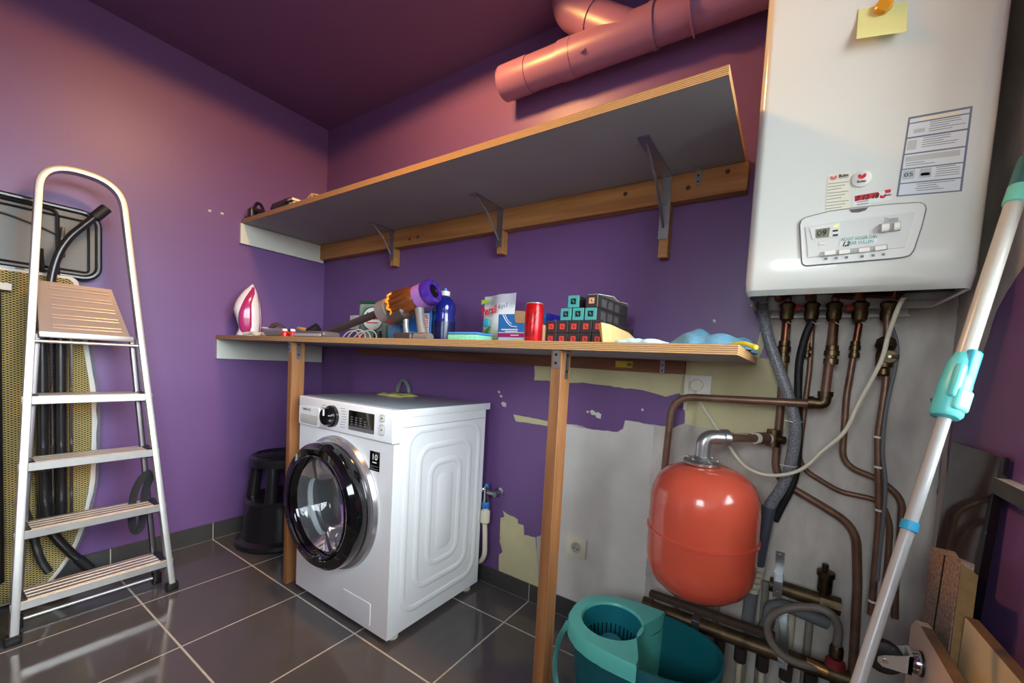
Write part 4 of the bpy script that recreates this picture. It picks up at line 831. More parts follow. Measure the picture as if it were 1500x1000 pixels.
# --- red can
t = thing('drink_can', 'tall red and black drink can at the front of the shelf', 'can', (1.905, -0.45, ZS))
RC = mat('red_can_print', C(206, 24, 30), 0.2, 0.5, col2=C(190, 24, 28), vscale=5)
MB().lathe([(0.022, 0.0005), (0.026, 0.004), (0.0285, 0.012), (0.0285, 0.108), (0.025, 0.118), (0.024, 0.121)], (1.905, -0.45, ZS), Z, 32).build('can_body', RC, t)
MB().lathe([(0.001, 0.1195), (0.0225, 0.1195), (0.0242, 0.1215), (0.025, 0.1235), (0.0255, 0.122), (0.0245, 0.1205)], (1.905, -0.45, ZS), Z, 32, False).build('can_rim', ALU, t)
rnd = random.Random(4)
for k in range(16):
    a = rnd.uniform(-1.6, -0.2) - PI / 2 + 0.9; z = ZS + rnd.uniform(0.012, 0.095); l = rnd.uniform(0.008, 0.02); r = 0.0287
    pts = [Vector((1.905 + r * math.cos(a + j * 0.05), -0.45 + r * math.sin(a + j * 0.05), z + j * l / 4)) for j in range(5)]
    MB().tube(pts, 0.0011, 6).build('black_stroke', BLACKP, t)
# --- coffee capsule sleeves
N_TEAL = mat('teal_carton', C(64, 158, 156), 0.4); N_BLK = mat('black_carton', C(44, 40, 40), 0.45); N_RED = mat('red_square', C(196, 64, 56), 0.4); N_TAN = mat('tan_square', C(206, 160, 126), 0.4); N_DK = mat('dark_square', C(22, 26, 28), 0.4); N_GRY = mat('grey_carton_print', C(74, 71, 70), 0.5)
def sleeve(x, z, front, sq, mark, label, group, yf=-0.405, ln=0.262, w_=0.0375):
    t = thing('capsule_box', label, 'box', (x + w_ / 2, yf + ln / 2, z), group)
    MB().rbox((x, yf, z), (x + w_, yf + ln, z + w_), 0.0012, 1).build('sleeve', N_BLK, t)
    MB().rbox((x + 0.0008, yf - 0.0012, z + 0.0008), (x + w_ - 0.0008, yf - 0.0001, z + w_ - 0.0008), 0.0003, 1).build('end_flap', front, t)
    c = x + w_ / 2; s = 0.0085
    o = MB().box((c - s, yf - 0.0019, z + 0.0195 - s), (c + s, yf - 0.0013, z + 0.0195 + s)).build('logo_square', sq, t)
    MB().prism([Vector((c + a, yf - 0.0021, z + 0.0195 + b)) for a, b in ((-0.004, 0.004), (-0.001, 0.004), (0.004, -0.004), (0.001, -0.004))], (0, 0.0002, 0)).build('logo_mark', mark, o)
    if x > 2.04 and z > 1.18:
        for k in range(3):
            y_ = yf + 0.03 + k * 0.055; MB().box((x + w_ + 0.0001, y_, z + 0.006), (x + w_ + 0.0005, y_ + 0.04, z + 0.03)).build('side_print', N_GRY, t)
for r in range(2):
    for k in range(5): sleeve(1.923 + k * 0.0392, ZS + r * 0.0378, N_BLK, N_RED, N_DK, 'black capsule box with red square in the ' + ('bottom' if r == 0 else 'second') + ' row of the stack', ('bottom' if r == 0 else 'second') + ' row of capsule boxes')
for k in range(3): sleeve(1.972 + k * 0.0407, ZS + 2 * 0.0378, N_TEAL, N_DK, N_TEAL, 'teal capsule box in the middle row above the black ones', 'teal row of capsule boxes')
sleeve(1.995, ZS + 3 * 0.0378, N_TEAL, N_DK, N_TEAL, 'teal capsule box alone on top of the stack with a torn flap', None)
sleeve(2.0545, ZS + 3 * 0.0378, N_BLK, N_TAN, N_DK, 'black capsule box with tan square on top of the stack', None)
solo(MB().prism([Vector((2.055, -0.395, 1.2655)), Vector((2.092, -0.395, 1.2655)), Vector((2.099, -0.30, 1.274)), Vector((2.094, -0.24, 1.268)), Vector((2.10, -0.17, 1.272)), Vector((2.096, -0.14, 1.266)), Vector((2.06, -0.14, 1.2655))], (0, 0, 0.0012)), 'torn_carton_flap', PAPER, 'torn white carton flap lying on the top capsule box', 'flap')
t = thing('cardboard_tray', 'open brown cardboard tray holding the black capsule boxes', 'tray', (2.02, -0.28, ZS))
MB().prism([Vector((1.915, -0.43, ZS)), Vector((1.9215, -0.43, ZS)), Vector((1.9215, -0.43, 1.174)), Vector((1.918, -0.43, 1.176)), Vector((1.912, -0.43, 1.172))], (0, 0.28, 0)).build('left_side', CARD, t)
sd = [Vector((2.1205, -0.41, ZS)), Vector((2.14, -0.46, ZS)), Vector((2.16, -0.44, ZS)), Vector((2.175, -0.33, ZS)), Vector((2.17, -0.2, ZS))]
top = [Vector((2.112, -0.43, 1.168)), Vector((2.13, -0.46, 1.176)), Vector((2.15, -0.44, 1.172)), Vector((2.165, -0.33, 1.160)), Vector((2.165, -0.2, 1.135))]
mb = MB(); n = len(sd); tk = Vector((-0.0025, 0.0015, 0))
mb.add(sd + top + [p + tk for p in sd] + [p + tk for p in top], [(i, i + 1, n + i + 1, n + i) for i in range(n - 1)] + [(2 * n + i, 3 * n + i, 3 * n + i + 1, 2 * n + i + 1) for i in range(n - 1)] + [(n + i, n + i + 1, 3 * n + i + 1, 3 * n + i) for i in range(n - 1)] + [(i, 2 * n + i, 2 * n + i + 1, i + 1) for i in range(n - 1)] + [(0, n, 3 * n, 2 * n), (n - 1, 3 * n - 1, 4 * n - 1, 2 * n - 1)])
o = mb.build('right_side', mat('pale_cardboard', C(216, 180, 120), 0.8, var=0.12, vscale=25), t)
# --- cloths at the right end
solo(cloth_mesh(2.255, -0.46, ZS + 0.0003, 0.11, 0.14, 0.026, 1.7, edge=0.6), 'folded_cloth', mat('pale_blue_cloth', C(172, 220, 236), 0.9, bump=0.3, bscale=250), 'small folded pale blue cloth lying flat on the shelf', 'cloth', ang=80)
solo(cloth_mesh(2.39, -0.27, ZS + 0.0003, 0.20, 0.30, 0.088, 5.1, n=22, edge=0.06), 'microfibre_cloth', mat('blue_microfibre', C(92, 146, 174), 0.95, bump=0.6, bscale=180, var=0.15, vscale=40), 'crumpled blue microfibre cloth heaped at the end of the shelf', 'cloth', ang=80)
g = thing('rubber_glove', 'yellow rubber glove sticking out under the blue cloth', 'glove', (2.49, -0.4, ZS))
MB().tube(spline([(2.44, -0.38, ZS + 0.012), (2.475, -0.42, ZS + 0.014), (2.50, -0.44, ZS + 0.006), (2.508, -0.45, ZS + 0.002)]), [0.005] * 8 + [0.0055] * 8 + [0.006] * 8 + [0.004], 10).build('glove_finger', mat('yellow_rubber', C(218, 208, 70), 0.4), g)

# ================================================================== ITEMS ON THE UPPER SHELF
ZU = 1.7555
t = thing('electric_shaver', 'small black electric gadget with a cable at the end of the upper shelf', 'gadget', (0.09, -0.45, ZU))
MB().rbox((0.05, -0.476, ZU), (0.095, -0.44, ZU + 0.052), 0.006).build('head', BLACKP, t)
MB().tube([(0.08, -0.455, ZU + 0.045), (0.14, -0.45, ZU + 0.03), (0.19, -0.44, ZU + 0.014)], [0.014, 0.012, 0.012], 12).build('grip', BLACKP, t)
MB().tube(spline([(0.06, -0.45, ZU + 0.05), (0.08, -0.44, ZU + 0.085), (0.11, -0.43, ZU + 0.07), (0.10, -0.41, ZU + 0.02)]), 0.008, 6).build('cord', BLACKP, t)
for k, (h, c) in enumerate(((0.0, C(34, 30, 36)), (0.0165, C(48, 34, 42)))):
    t = thing('paperback', ('lower dark bound booklet in the low stack on the upper shelf', 'topmost dark booklet of the low stack on the upper shelf')[k], 'book', (0.42, -0.45, ZU + h))
    M_ = Matrix.Translation((0.415, -0.435, ZU + h)) @ Matrix.Rotation(0.02 - 0.06 * k, 4, 'Z')
    MB(M_).rbox((-0.095, -0.038, 0.002), (0.105, 0.042, 0.014), 0.001, 1).build('pages', mat('page_edges', C(226, 208, 176), 0.8), t)
    MB(M_).box((-0.1, -0.041, 0.0), (0.10, 0.042, 0.0018)).box((-0.1, -0.041, 0.0142), (0.10, 0.042, 0.016)).box((-0.1, -0.0425, 0.0), (0.06, -0.0385, 0.016)).box((-0.1015, -0.0425, 0.0), (-0.0955, 0.042, 0.016)).build('cover', mat('book_cover_%d' % k, c, 0.4), t)
solo(MB(Matrix.Translation((0.68, -0.462, ZU)) @ Matrix.Rotation(0.1, 4, 'Z')).prism([(-0.05, -0.006, 0), (-0.042, -0.006, 0), (-0.012, -0.006, 0.018), (0.03, -0.006, 0.010), (0.03, -0.006, 0.016), (-0.012, -0.006, 0.026)], (0, 0.014, 0)).box((-0.012, -0.006, 0.0), (-0.004, 0.008, 0.018)), 'wooden_clip', mat('pale_wood', C(214, 176, 120), 0.6), 'small pale wooden clip lying on the upper shelf', 'clip')

# ================================================================== BOILER
bx0, bx1, by, bz0 = 2.463, 2.886, -0.342, 1.257
bl = thing('wall_boiler', 'white wall hung gas boiler with control panel, stickers and copper pipes', 'boiler', ((bx0 + bx1) / 2, -0.17, bz0))
def ring(z, x0, x1, y0, y1, r, r2=None):
    out = []
    for cx_, cy_, sx, sy, a0, rr in ((x1, y1, 1, 1, 0, r), (x0, y1, -1, 1, PI / 2, r), (x0, y0, -1, -1, PI, r), (x1, y0, 1, -1, 1.5 * PI, r2 or r)):
        for k in range(7):
            a = a0 + PI / 2 * k / 6; out.append(Vector((cx_ - sx * rr + rr * math.cos(a), cy_ - sy * rr + rr * math.sin(a), z)))
    return out
COVER = mat('boiler_white', C(228, 230, 222), 0.16, coat=0.4)
mb = MB(); ybk = -0.03
mb.loft([ring(2.12, bx0, bx1, by, ybk, 0.022, 0.02), ring(1.70, bx0, bx1, by, ybk, 0.022, 0.034), ring(1.34, bx0, bx1, by, ybk, 0.022, 0.05), ring(1.29, bx0, bx1, by + 0.001, ybk, 0.022, 0.052), ring(1.268, bx0 + .002, bx1 - .002, by + 0.010, ybk, 0.02, 0.05), ring(bz0, bx0 + .006, bx1 - .006, by + 0.03, ybk, 0.018), ring(bz0 + 0.002, bx0 + .012, bx1 - .012, by + 0.038, ybk - .01, 0.014), ring(1.31, bx0 + .014, bx1 - .014, by + 0.03, ybk - .012, 0.014)], False)
mb.loft([ring(2.12, bx0, bx1, by, ybk, 0.022), ring(2.121, bx0 + .001, bx1 - .001, by + .001, ybk - .001, 0.022)])
mb.build('cover', COVER, bl)
MB().box((bx0 + 0.02, by + 0.04, 1.30), (bx1 - 0.02, -0.032, 1.312)).build('underside', mat('dark_chassis', C(44, 42, 42), 0.6, var=0.3, vscale=20), bl)
MB().box((bx0 + 0.004, -0.16, bz0 - 0.003), (bx0 + 0.007, -0.03, bz0 + 0.03)).build('side_flange', CREAMP, bl)
MB().rbox((bx0 + 0.01, by + 0.045, bz0 - 0.004), (bx0 + 0.05, by + 0.10, bz0 + 0.03), 0.004).build('underside_block', BLACKP, bl)
MB().rbox((bx1 - 0.10, -0.26, bz0 + 0.002), (bx1 - 0.02, -0.14, 1.30), 0.004).build('underside_block', BLACKP, bl)
def bf(u, v, o=0.0005): return px(u, v, 1, by - o)
# raised flat field of the cover: edge line at the left
# control panel
CPM = mat('panel_white', C(222, 224, 218), 0.3)
out = [(1172, 330), (1174, 323), (1180, 319), (1215, 310), (1252, 305), (1300, 300), (1345, 297), (1353, 299), (1356, 305), (1350, 330), (1338, 366), (1332, 374), (1320, 377), (1180, 389), (1175, 386)]
cpl = MB().prism([bf(*q_, 0.0002) for q_ in out], (0, -0.004, 0)).build('control_panel', CPM, bl)
seam = [bf(*q_, 0.0022) for q_ in out]
MB().tube(fillet(seam + [seam[0]], 0.004, 3), 0.0022, 8).build('panel_seam', mat('dark_seam', C(120, 120, 118), 0.5), bl)
MB().prism([bf(*q_, 0.0045) for q_ in ((1180, 332), (1240, 323), (1341, 310), (1326, 362), (1184, 377))], (0, -0.0015, 0)).build('panel_inset', mat('inset_white', C(212, 214, 210), 0.3), cpl)
MB().prism([bf(*q_, 0.0063) for q_ in ((1186, 334), (1231, 326), (1229, 346), (1190, 351))], (0, -0.001, 0)).build('display_frame', CPM, cpl)
MB().prism([bf(*q_, 0.0075) for q_ in ((1195, 336), (1216, 333), (1214, 347), (1195, 349))], (0, -0.0006, 0)).build('display', mat('lcd_green', C(128, 132, 112), 0.2), cpl)
text('display_digits', '09', bf(1204, 341.5, 0.0085), X, Z, 0.019, TXTBLK, cpl, 0.018)
MB().prism([bf(*q_, 0.0076) for q_ in ((1222, 330), (1229, 328.5), (1228, 331.5), (1221, 333))], (0, -0.0006, 0)).build('indicator_light', mat('lime_indicator', C(210, 220, 90), 0.4, emit=((0.8, 1, 0.3, 1), 0.6)), cpl)
for v in (336, 342.5): MB().prism([bf(*q_, 0.0076) for q_ in ((1220, v + 1), (1228, v), (1227.5, v + 2.5), (1219.5, v + 3.5))], (0, -0.0004, 0)).build('indicator_mark', TXTBLK, cpl)
MB().tube([bf(1287, 335, 0.008), bf(1319, 331, 0.008)], 0.0095, 14, flat=0.6).build('rocker_bed', mat('grey_rocker', C(170, 172, 170), 0.35), cpl)
MB().tube([bf(1291, 334.5, 0.012), bf(1302, 333, 0.012)], 0.0085, 14, flat=0.7).build('rocker_switch', WHITEP, cpl); MB().tube([bf(1309, 332.2, 0.012), bf(1318, 331, 0.012)], 0.0085, 14, flat=0.7).build('rocker_switch', WHITEP, cpl)
text('model_name', 'Thema', bf(1305, 321, 0.0063), X, Z, 0.011, mat('teal_grey_print', C(110, 140, 140), 0.6), cpl, 0.024)
text('model_subtitle', 'CLASSIC', bf(1305, 324.5, 0.0063), X, Z, 0.004, TXTGRY, cpl, 0.024)
TEAL = mat('teal_lettering', C(96, 164, 158), 0.6)
MB().prism([bf(*q_, 0.0062) for q_ in ((1232, 349), (1287, 343), (1284, 356), (1229, 362))], (0, -0.0005, 0)).build('label_tape', PAPER, cpl)
a, b = bf(1234, 351.5, 0.007), bf(1284, 346, 0.007); rt = (b - a).normalized(); text('warning_line', 'NOOIT HOGER DAN', (a + b) / 2, X, Z, 0.0105, TEAL, cpl, 0.062, bold=0.02)
a, b = bf(1245, 357, 0.007), bf(1278, 353, 0.007); text('warning_line', 'BAR VULLEN', (a + b) / 2, X, Z, 0.0105, TEAL, cpl, 0.042, bold=0.02)
text('handwritten_value', '1,2', bf(1238.5, 357.5, 0.007), X, Z, 0.013, TXTBLK, cpl, 0.013, bold=0.05, shear=0.3)
MB().tube([bf(1200, 357, 0.006), bf(1208, 356, 0.006)], 0.004, 10, flat=0.6).build('reset_button', WHITEP, cpl)
MB().tube([bf(1202, 373, 0.006), bf(1300, 361.5, 0.006)], 0.006, 12, flat=0.5).build('button_strip', mat('strip_grey', C(176, 178, 176), 0.35), cpl)
for u, v in ((1216, 370), (1237, 368.5), (1266, 366), (1290, 363)): MB().prism([bf(u - 8, v - 1.8, 0.0085), bf(u + 8, v - 3.8, 0.0085), bf(u + 8, v + 2, 0.0085), bf(u - 8, v + 4, 0.0085)], (0, -0.002, 0)).build('push_button', WHITEP, cpl)
for u, v in ((1210, 379), (1225, 378), (1240, 377), (1263, 375.5), (1279, 374), (1294, 372.5)): MB().prism([bf(u - 2.5, v - 1.5, 0.0063), bf(u + 2.5, v - 2, 0.0063), bf(u + 2, v + 1.5, 0.0063), bf(u - 2, v + 1.8, 0.0063)], (0, -0.0004, 0)).build('button_symbol', TXTGRY, cpl)
MB().prism([bf(*q_, 0.0044) for q_ in ((1244, 307), (1272, 303.5), (1268, 308), (1258, 311), (1248, 311))], (0, -0.0012, 0)).build('latch_recess', mat('recess_grey', C(96, 92, 86), 0.6), bl)
# instruction label
lab = MB().prism([bf(*q_, 0.0002) for q_ in ((1331, 172), (1425, 155), (1409, 280), (1313, 288))], (0, -0.0005, 0)).build('instruction_label', mat('label_border', C(110, 120, 140), 0.5), bl)
Lc = lambda s, t_: Vector(bf(1331, 172, 0.0009)).lerp(bf(1425, 155, 0.0009), s).lerp(Vector(bf(1313, 288, 0.0009)).lerp(bf(1409, 280, 0.0009), s), t_)
LBG = mat('label_pale', C(218, 226, 230), 0.45)
for t0, t1 in ((0.025, 0.075), (0.09, 0.255), (0.275, 0.46), (0.478, 0.65), (0.665, 0.83), (0.845, 0.985)):
    MB().prism([Lc(0.03, t0), Lc(0.965, t0), Lc(0.965, t1), Lc(0.03, t1)], (0, -0.0003, 0)).build('label_panel', LBG, lab)
def lq(s0, s1, t0, t1, m, nm):
    f = Vector((0, -0.0004, 0)); MB().prism([Lc(s0, t0) + f, Lc(s1, t0) + f, Lc(s1, t1) + f, Lc(s0, t1) + f], (0, -0.0002, 0)).build(nm, m, lab)
lq(0.2, 0.84, 0.03, 0.072, mat('cream_tape', C(236, 230, 204), 0.6), 'label_strip')
rnd = random.Random(3)
for t0, t1, s0 in ((0.105, 0.24, 0.36), (0.29, 0.45, 0.27), (0.585, 0.645, 0.05), (0.675, 0.81, 0.55), (0.86, 0.975, 0.28)):
    nl = max(2, int((t1 - t0) / 0.027))
    for k in range(nl): lq(s0 + rnd.uniform(0, .03), min(0.93, s0 + rnd.uniform(.3, .62)), t0 + k * 0.027, t0 + k * 0.027 + 0.007, TXTGRY, 'label_text_line')
lq(0.05, 0.2, 0.30, 0.42, mat('label_picture', C(190, 196, 196), 0.5), 'label_picture'); lq(0.05, 0.9, 0.50, 0.565, mat('label_picture', C(190, 196, 196), 0.5), 'label_picture'); lq(0.05, 0.24, 0.675, 0.79, mat('label_picture', C(190, 196, 196), 0.5), 'label_picture'); lq(0.32, 0.5, 0.675, 0.79, mat('label_picture', C(190, 196, 196), 0.5), 'label_picture'); lq(0.34, 0.48, 0.73, 0.765, TXTGRY, 'label_picture_detail')
lq(0.12, 0.3, 0.165, 0.215, mat('label_picture', C(190, 196, 196), 0.5), 'label_picture')
text('label_digits', '05', Lc(0.145, 0.735) + Vector((0, -0.0008, 0)), X, Z, 0.012, TXTBLK, lab, 0.014)
# stickers
sk = MB().prism([bf(*q_, 0.0002) for q_ in ((1213, 255), (1246, 251), (1245, 304), (1208, 311))], (0, -0.0004, 0)).build('service_sticker', mat('sticker_cream', C(232, 228, 206), 0.6), bl)
RSEAL = mat('faded_red', C(206, 120, 112), 0.5)
def heart(c, r, m, parent):
    pts = [(r * math.cos(a), r * math.sin(a)) for a in [PI + PI * k / 12 for k in range(13)]] + [(r * .95, r * .55), (r * .45, r * .75), (0, r * .1), (-r * .45, r * .75), (-r * .95, r * .55)]
    MB().prism([Vector((c.x + a, c.y, c.z + b * .85)) for a, b in pts], (0, -0.0003, 0)).build('logo', m, parent)
heart(bf(1221, 260, 0.0008), 0.0065, RSEAL, sk)
text('maker_name', 'Bulex', bf(1236, 257, 0.0008), X, Z, 0.010, TXTBLK, sk, 0.018, bold=0.03); text('service_word', 'Services', bf(1236, 260.5, 0.0008), X, Z, 0.004, TXTBLK, sk, 0.016)
for k in range(9):
    v = 268 + k * 4.6; MB().prism([bf(1213 - k * .5, v + 1, 0.0008), bf(1243 - (k % 3) * 5, v - 2.5, 0.0008), bf(1243 - (k % 3) * 5, v - 1.7, 0.0008), bf(1213 - k * .5, v + 1.8, 0.0008)], (0, -0.0002, 0)).build('sticker_text_line', TXTGRY, sk)
c = bf(1262, 262, 0.0); bdg = MB().lathe([(0.0185, 0.0003), (0.018, 0.003), (0.0165, 0.004), (0.001, 0.0042)], c, -Y, 36).build('maker_badge', WHITEP, bl)
heart(Vector((c.x, by - 0.0046, c.z + 0.005)), 0.0072, TXTRED, bdg); text('maker_name', 'Bulex', (c.x, by - 0.0046, c.z - 0.007), X, Z, 0.008, TXTBLK, bdg, 0.016, bold=0.03)
ds = MB().prism([bf(*q_, 0.0002) for q_ in ((1250, 287), (1307, 278), (1306, 292), (1250, 302))], (0, -0.0003, 0)).build('date_sticker', PAPER, bl)
MB().prism([bf(*q_, 0.0007) for q_ in ((1252, 287), (1287, 281), (1287, 288), (1252, 295))], (0, -0.0002, 0)).build('red_band', TXTRED, ds)
text('handwritten_date', '7 12 18', bf(1270, 289, 0.0012), X, Z, 0.014, TXTBLK, ds, 0.04, bold=0.03, shear=0.2)
heart(bf(1293, 287.5, 0.0008), 0.005, TXTRED, ds); text('maker_name', 'Bulex', bf(1301, 285.5, 0.0008), X, Z, 0.006, TXTBLK, ds, 0.011, bold=0.03)
MB().prism([bf(*q_, 0.0008) for q_ in ((1296, 278.5), (1305, 277), (1305, 281.5), (1297, 283))], (0, -0.0002, 0)).build('red_flag', TXTRED, ds)
for v in (296, 299.5): MB().prism([bf(1255, v, 0.0008), bf(1272, v - 2.8, 0.0008), bf(1272, v - 2, 0.0008), bf(1255, v + .8, 0.0008)], (0, -0.0002, 0)).build('sticker_text_line', TXTBLK, ds)
# sticky note held by an orange magnet
nt_ = []; n = 8
for j in range(n + 1):
    for i in range(n + 1):
        u, v = i / n, j / n; p = Vector(bf(1258, 14)).lerp(bf(1330, 2), u).lerp(Vector(bf(1253, 65)).lerp(bf(1325, 55), u), v)
        nt_.append(p + Vector((0, -0.0015 - 0.016 * v * v, 0)))
mb = MB(); m_ = n + 1; fs = []
for j in range(n):
    for i in range(n): a = j * m_ + i; fs += [(a, a + 1, a + m_ + 1, a + m_)]
k = len(nt_); mb.add(nt_ + [p + Vector((0, 0.0006, 0)) for p in nt_], fs + [tuple(k + i for i in reversed(f)) for f in fs] + [(i, i + k, i + 1 + k, i + 1) for i in range(n)] + [(n * m_ + i, n * m_ + i + 1, n * m_ + i + 1 + k, n * m_ + i + k) for i in range(n)] + [(i * m_, (i + 1) * m_, (i + 1) * m_ + k, i * m_ + k) for i in range(n)] + [(i * m_ + n, i * m_ + n + k, (i + 1) * m_ + n + k, (i + 1) * m_ + n) for i in range(n)])
solo(mb, 'sticky_note', mat('yellow_note', C(226, 224, 150), 0.75), 'pale yellow sticky note hanging on the boiler front', 'note', loc=bf(1290, 60, 0.002), ang=80)
p = bf(1294, 12, 0.0); solo(MB().lathe([(0.0155, 0.0032), (0.0165, 0.005), (0.0155, 0.010), (0.012, 0.013), (0.001, 0.014)], p, -Y, 28), 'magnet', mat('amber_magnet', C(214, 150, 40), 0.25, coat=0.3), 'round amber magnet pinning the yellow note to the boiler', 'magnet', loc=p)

# ================================================================== PIPES UNDER THE BOILER
rl = thing('mounting_rail', 'white perforated connection rail with valves on the wall under the boiler', 'rail', P(1230, 456, -0.02))
a, b = P(1130, 464, -0.02), P(1331, 465, -0.02)
MB().box((a.x, -0.034, 1.236), (b.x, -0.003, 1.240)).box((a.x, -0.006, 1.241), (b.x, -0.003, 1.288)).build('rail_plate', WHITEP, rl)
def nut(mb, p, q, r): return mb.cyl(p, q, r, n=6)
for u in (1153, 1189, 1222, 1260, 1302):
    c = P(u, 455, -0.055); yv = -0.055
    o = MB().lathe([(0.011, -0.032), (0.017, -0.026), (0.019, -0.01), (0.017, 0.006), (0.02, 0.012), (0.02, 0.02), (0.012, 0.026)], (c.x, yv, c.z), Z, 16).build('valve', BRASS, rl)
    MB().tube([(c.x + 0.004, yv - 0.02, c.z - 0.035), (c.x + 0.012, yv - 0.024, c.z - 0.042), (c.x + 0.02, yv - 0.02, c.z - 0.038)], 0.001, 6).build('seal_wire', WHITEP, o)
for u in (1170, 1245):
    c = P(u, 451, -0.055); MB().rbox(c + Vector((-0.009, -0.01, -0.008)), c + Vector((0.009, 0.01, 0.008)), 0.003).build('valve_lever', mat('red_lever', C(176, 36, 34), 0.4), rl)
def cu(u0, upath, r, name='copper_pipe', m=COPPER, label='', cat='pipe', group=None, rad=0.03): pass
# curved tails between boiler and rail (parts of the boiler)
for u, top in ((1153, (1140, 430)), (1189, (1186, 428)), (1222, (1258, 432)), (1260, (1315, 428))):
    c = P(u, 455, -0.055); q_ = px(top[0], top[1], 1, -0.13)
    MB().tube(fillet([(c.x, -0.055, c.z + 0.02), (c.x, -0.06, c.z + 0.045), (q_.x, -0.13, 1.275), (q_.x, -0.14, 1.304)], 0.025), 0.0095, 12).build('tail_pipe', COPPER, bl)
def joint(mb, p, d, r, L_=0.05):
    d = Vector(d).normalized(); p = Vector(p)
    mb.lathe([(r, -L_ / 2), (r * 1.55, -L_ / 2 + .002), (r * 1.55, -L_ * .2), (r * 1.2, -L_ * .18), (r * 1.2, -L_ * .05), (r * 1.6, -L_ * .03), (r * 1.6, L_ * .22), (r * 1.35, L_ * .25), (r * 1.35, L_ * .48), (r, L_ / 2)], p, d, 14); return mb
def pipe(name, pts, r, m, label, rad, joints=(), cat='pipe', ties=(), jm=BRASS):
    Pp = fillet(pts, rad, 8); zs = min(Pp, key=lambda q_: q_.z)
    t = thing(name, label, cat, zs)
    MB().tube(Pp, r, 14).build('tube', m, t)
    if joints: MB().tube([Vector(pts[0]), Vector(pts[0]).lerp(Vector(joints[0][0]), 0.5), Vector(joints[0][0])], r * 1.04, 14).build('bright_tube', COPPER, t)
    for jp, jd, jl in joints: joint(MB(), jp, jd, r, jl).build('coupling', jm, t)
    for tp in ties: MB().lathe([(r * 1.12, -0.003), (r * 1.22, -0.002), (r * 1.22, 0.002), (r * 1.12, 0.003)], tp, (0.05, 0, 1), 12, False).build('cable_tie', WHITEP, t)
    return t
yp = -0.030
pts1 = [P(1153, 466, yp), P(1143, 600, yp), P(1134, 700, yp), P(1195, 735, yp), P(1254, 772, yp), P(1256, 860, yp), P(1247, 1010, yp)]
pts1[-1].z = 0.2
pipe('heating_pipe', pts1, 0.0115, BROWNP, 'brown copper pipe swinging right past the red tank down to the manifold', [0.02, 0.10, 0.05, 0.10, 0.02], [(P(1148, 515, yp), (0, 0, 1), 0.07)])
y2 = -0.028
pts2 = [P(1190, 468, y2), P(1186, 540, y2), P(1168, 683, y2), P(1230, 720, y2), P(1292, 733, y2), P(1304, 770, y2), P(1300, 830, y2), P(1292, 905, y2)]
pipe('cold_water_pipe', pts2, 0.0075, BROWNP, 'thin brown pipe crossing behind the gas pipe above the caster', [0.02, 0.05, 0.02, 0.05, 0.02, 0.02], [(P(1183, 513, y2), (0, 0, 1), 0.045)])
y3 = -0.115
pts3 = [P(1222, 466, -0.06), P(1207, 592, y3), P(985, 580, y3), P(972, 700, y3), P(968, 790, y3)]
p3 = pipe('expansion_pipe', pts3, 0.0115, BROWNP, 'brown copper pipe running level under the shelf and down behind the red tank', [0.012, 0.07, 0.02], [(P(1218, 520, -0.082), (0, 0.02, 1), 0.055)])
e = P(1207, 592, y3); MB().tube(fillet([e + Vector((0.001, 0, 0.03)), e + Vector((0, 0, 0)), e + Vector((-0.032, 0, 0.002))], 0.018), 0.016, 14).build('elbow', BRASS, p3)
MB().lathe([(0.0185, 0), (0.0185, 0.014)], e + Vector((0.001, 0, 0.022)), Z, 14).build('elbow_collar', BRASS, p3); MB().lathe([(0.0185, 0), (0.0185, 0.014)], e + Vector((-0.024, 0, 0.002)), -X, 14).build('elbow_collar', BRASS, p3)
y4 = -0.033
pts4 = [P(1260, 466, y4), P(1240, 580, y4), P(1233, 680, y4), P(1290, 703, y4), P(1322, 730, y4), P(1319, 790, y4), P(1311, 860, y4), P(1311, 905, y4)]
pipe('hot_water_pipe', pts4, 0.0085, BROWNP, 'copper pipe bending right to cross behind the gas pipe', [0.02, 0.045, 0.02, 0.05, 0.02, 0.02], [(P(1252, 512, y4), (0, 0, 1), 0.05)])
y5 = -0.065
g5 = pipe('gas_pipe', [P(1300, 462, y5), P(1298, 560, y5), P(1286, 640, y5), P(1288, 760, y5), P(1276, 900, y5)], 0.0085, BROWNP, 'brown gas pipe with a brass cock and cable ties hanging straight below the boiler', 0.03, ties=[P(1296, 549, y5), P(1286, 640, y5), P(1287, 684, y5), P(1288, 747, y5), P(1278, 880, y5)])
MB().lathe([(0.012, -0.07), (0.015, -0.065), (0.013, -0.05), (0.018, -0.045), (0.02, -0.01), (0.017, 0.0), (0.024, 0.012), (0.02, 0.03), (0.012, 0.036)], P(1297, 513, y5), Z, 18).build('gas_cock', BRASS, g5)
c = P(1299, 523, y5); MB().cyl(c + Vector((0, -0.018, 0)), c + Vector((0, -0.034, 0)), 0.016, n=16).cyl(c + Vector((0, -0.03, 0)), c + Vector((0.020, -0.032, 0)), 0.006, n=10).build('cock_lever', OLDBRASS, g5)
MB().cyl(c + Vector((0, -0.035, 0)), c + Vector((0, -0.038, 0)), 0.004, n=10).build('cock_screw', CHROME, g5)
MB().tube(spline([P(1304, 470, y5 - 0.01), P(1314, 505, y5 - 0.005), P(1312, 535, y5 - 0.01), P(1298, 600, y5 - 0.012), P(1293, 660, y5 - 0.012), P(1297, 720, y5 - 0.012), P(1285, 850, y5 - 0.012)]), 0.0045, 10).build('sensor_cable', GREYPVC, g5)
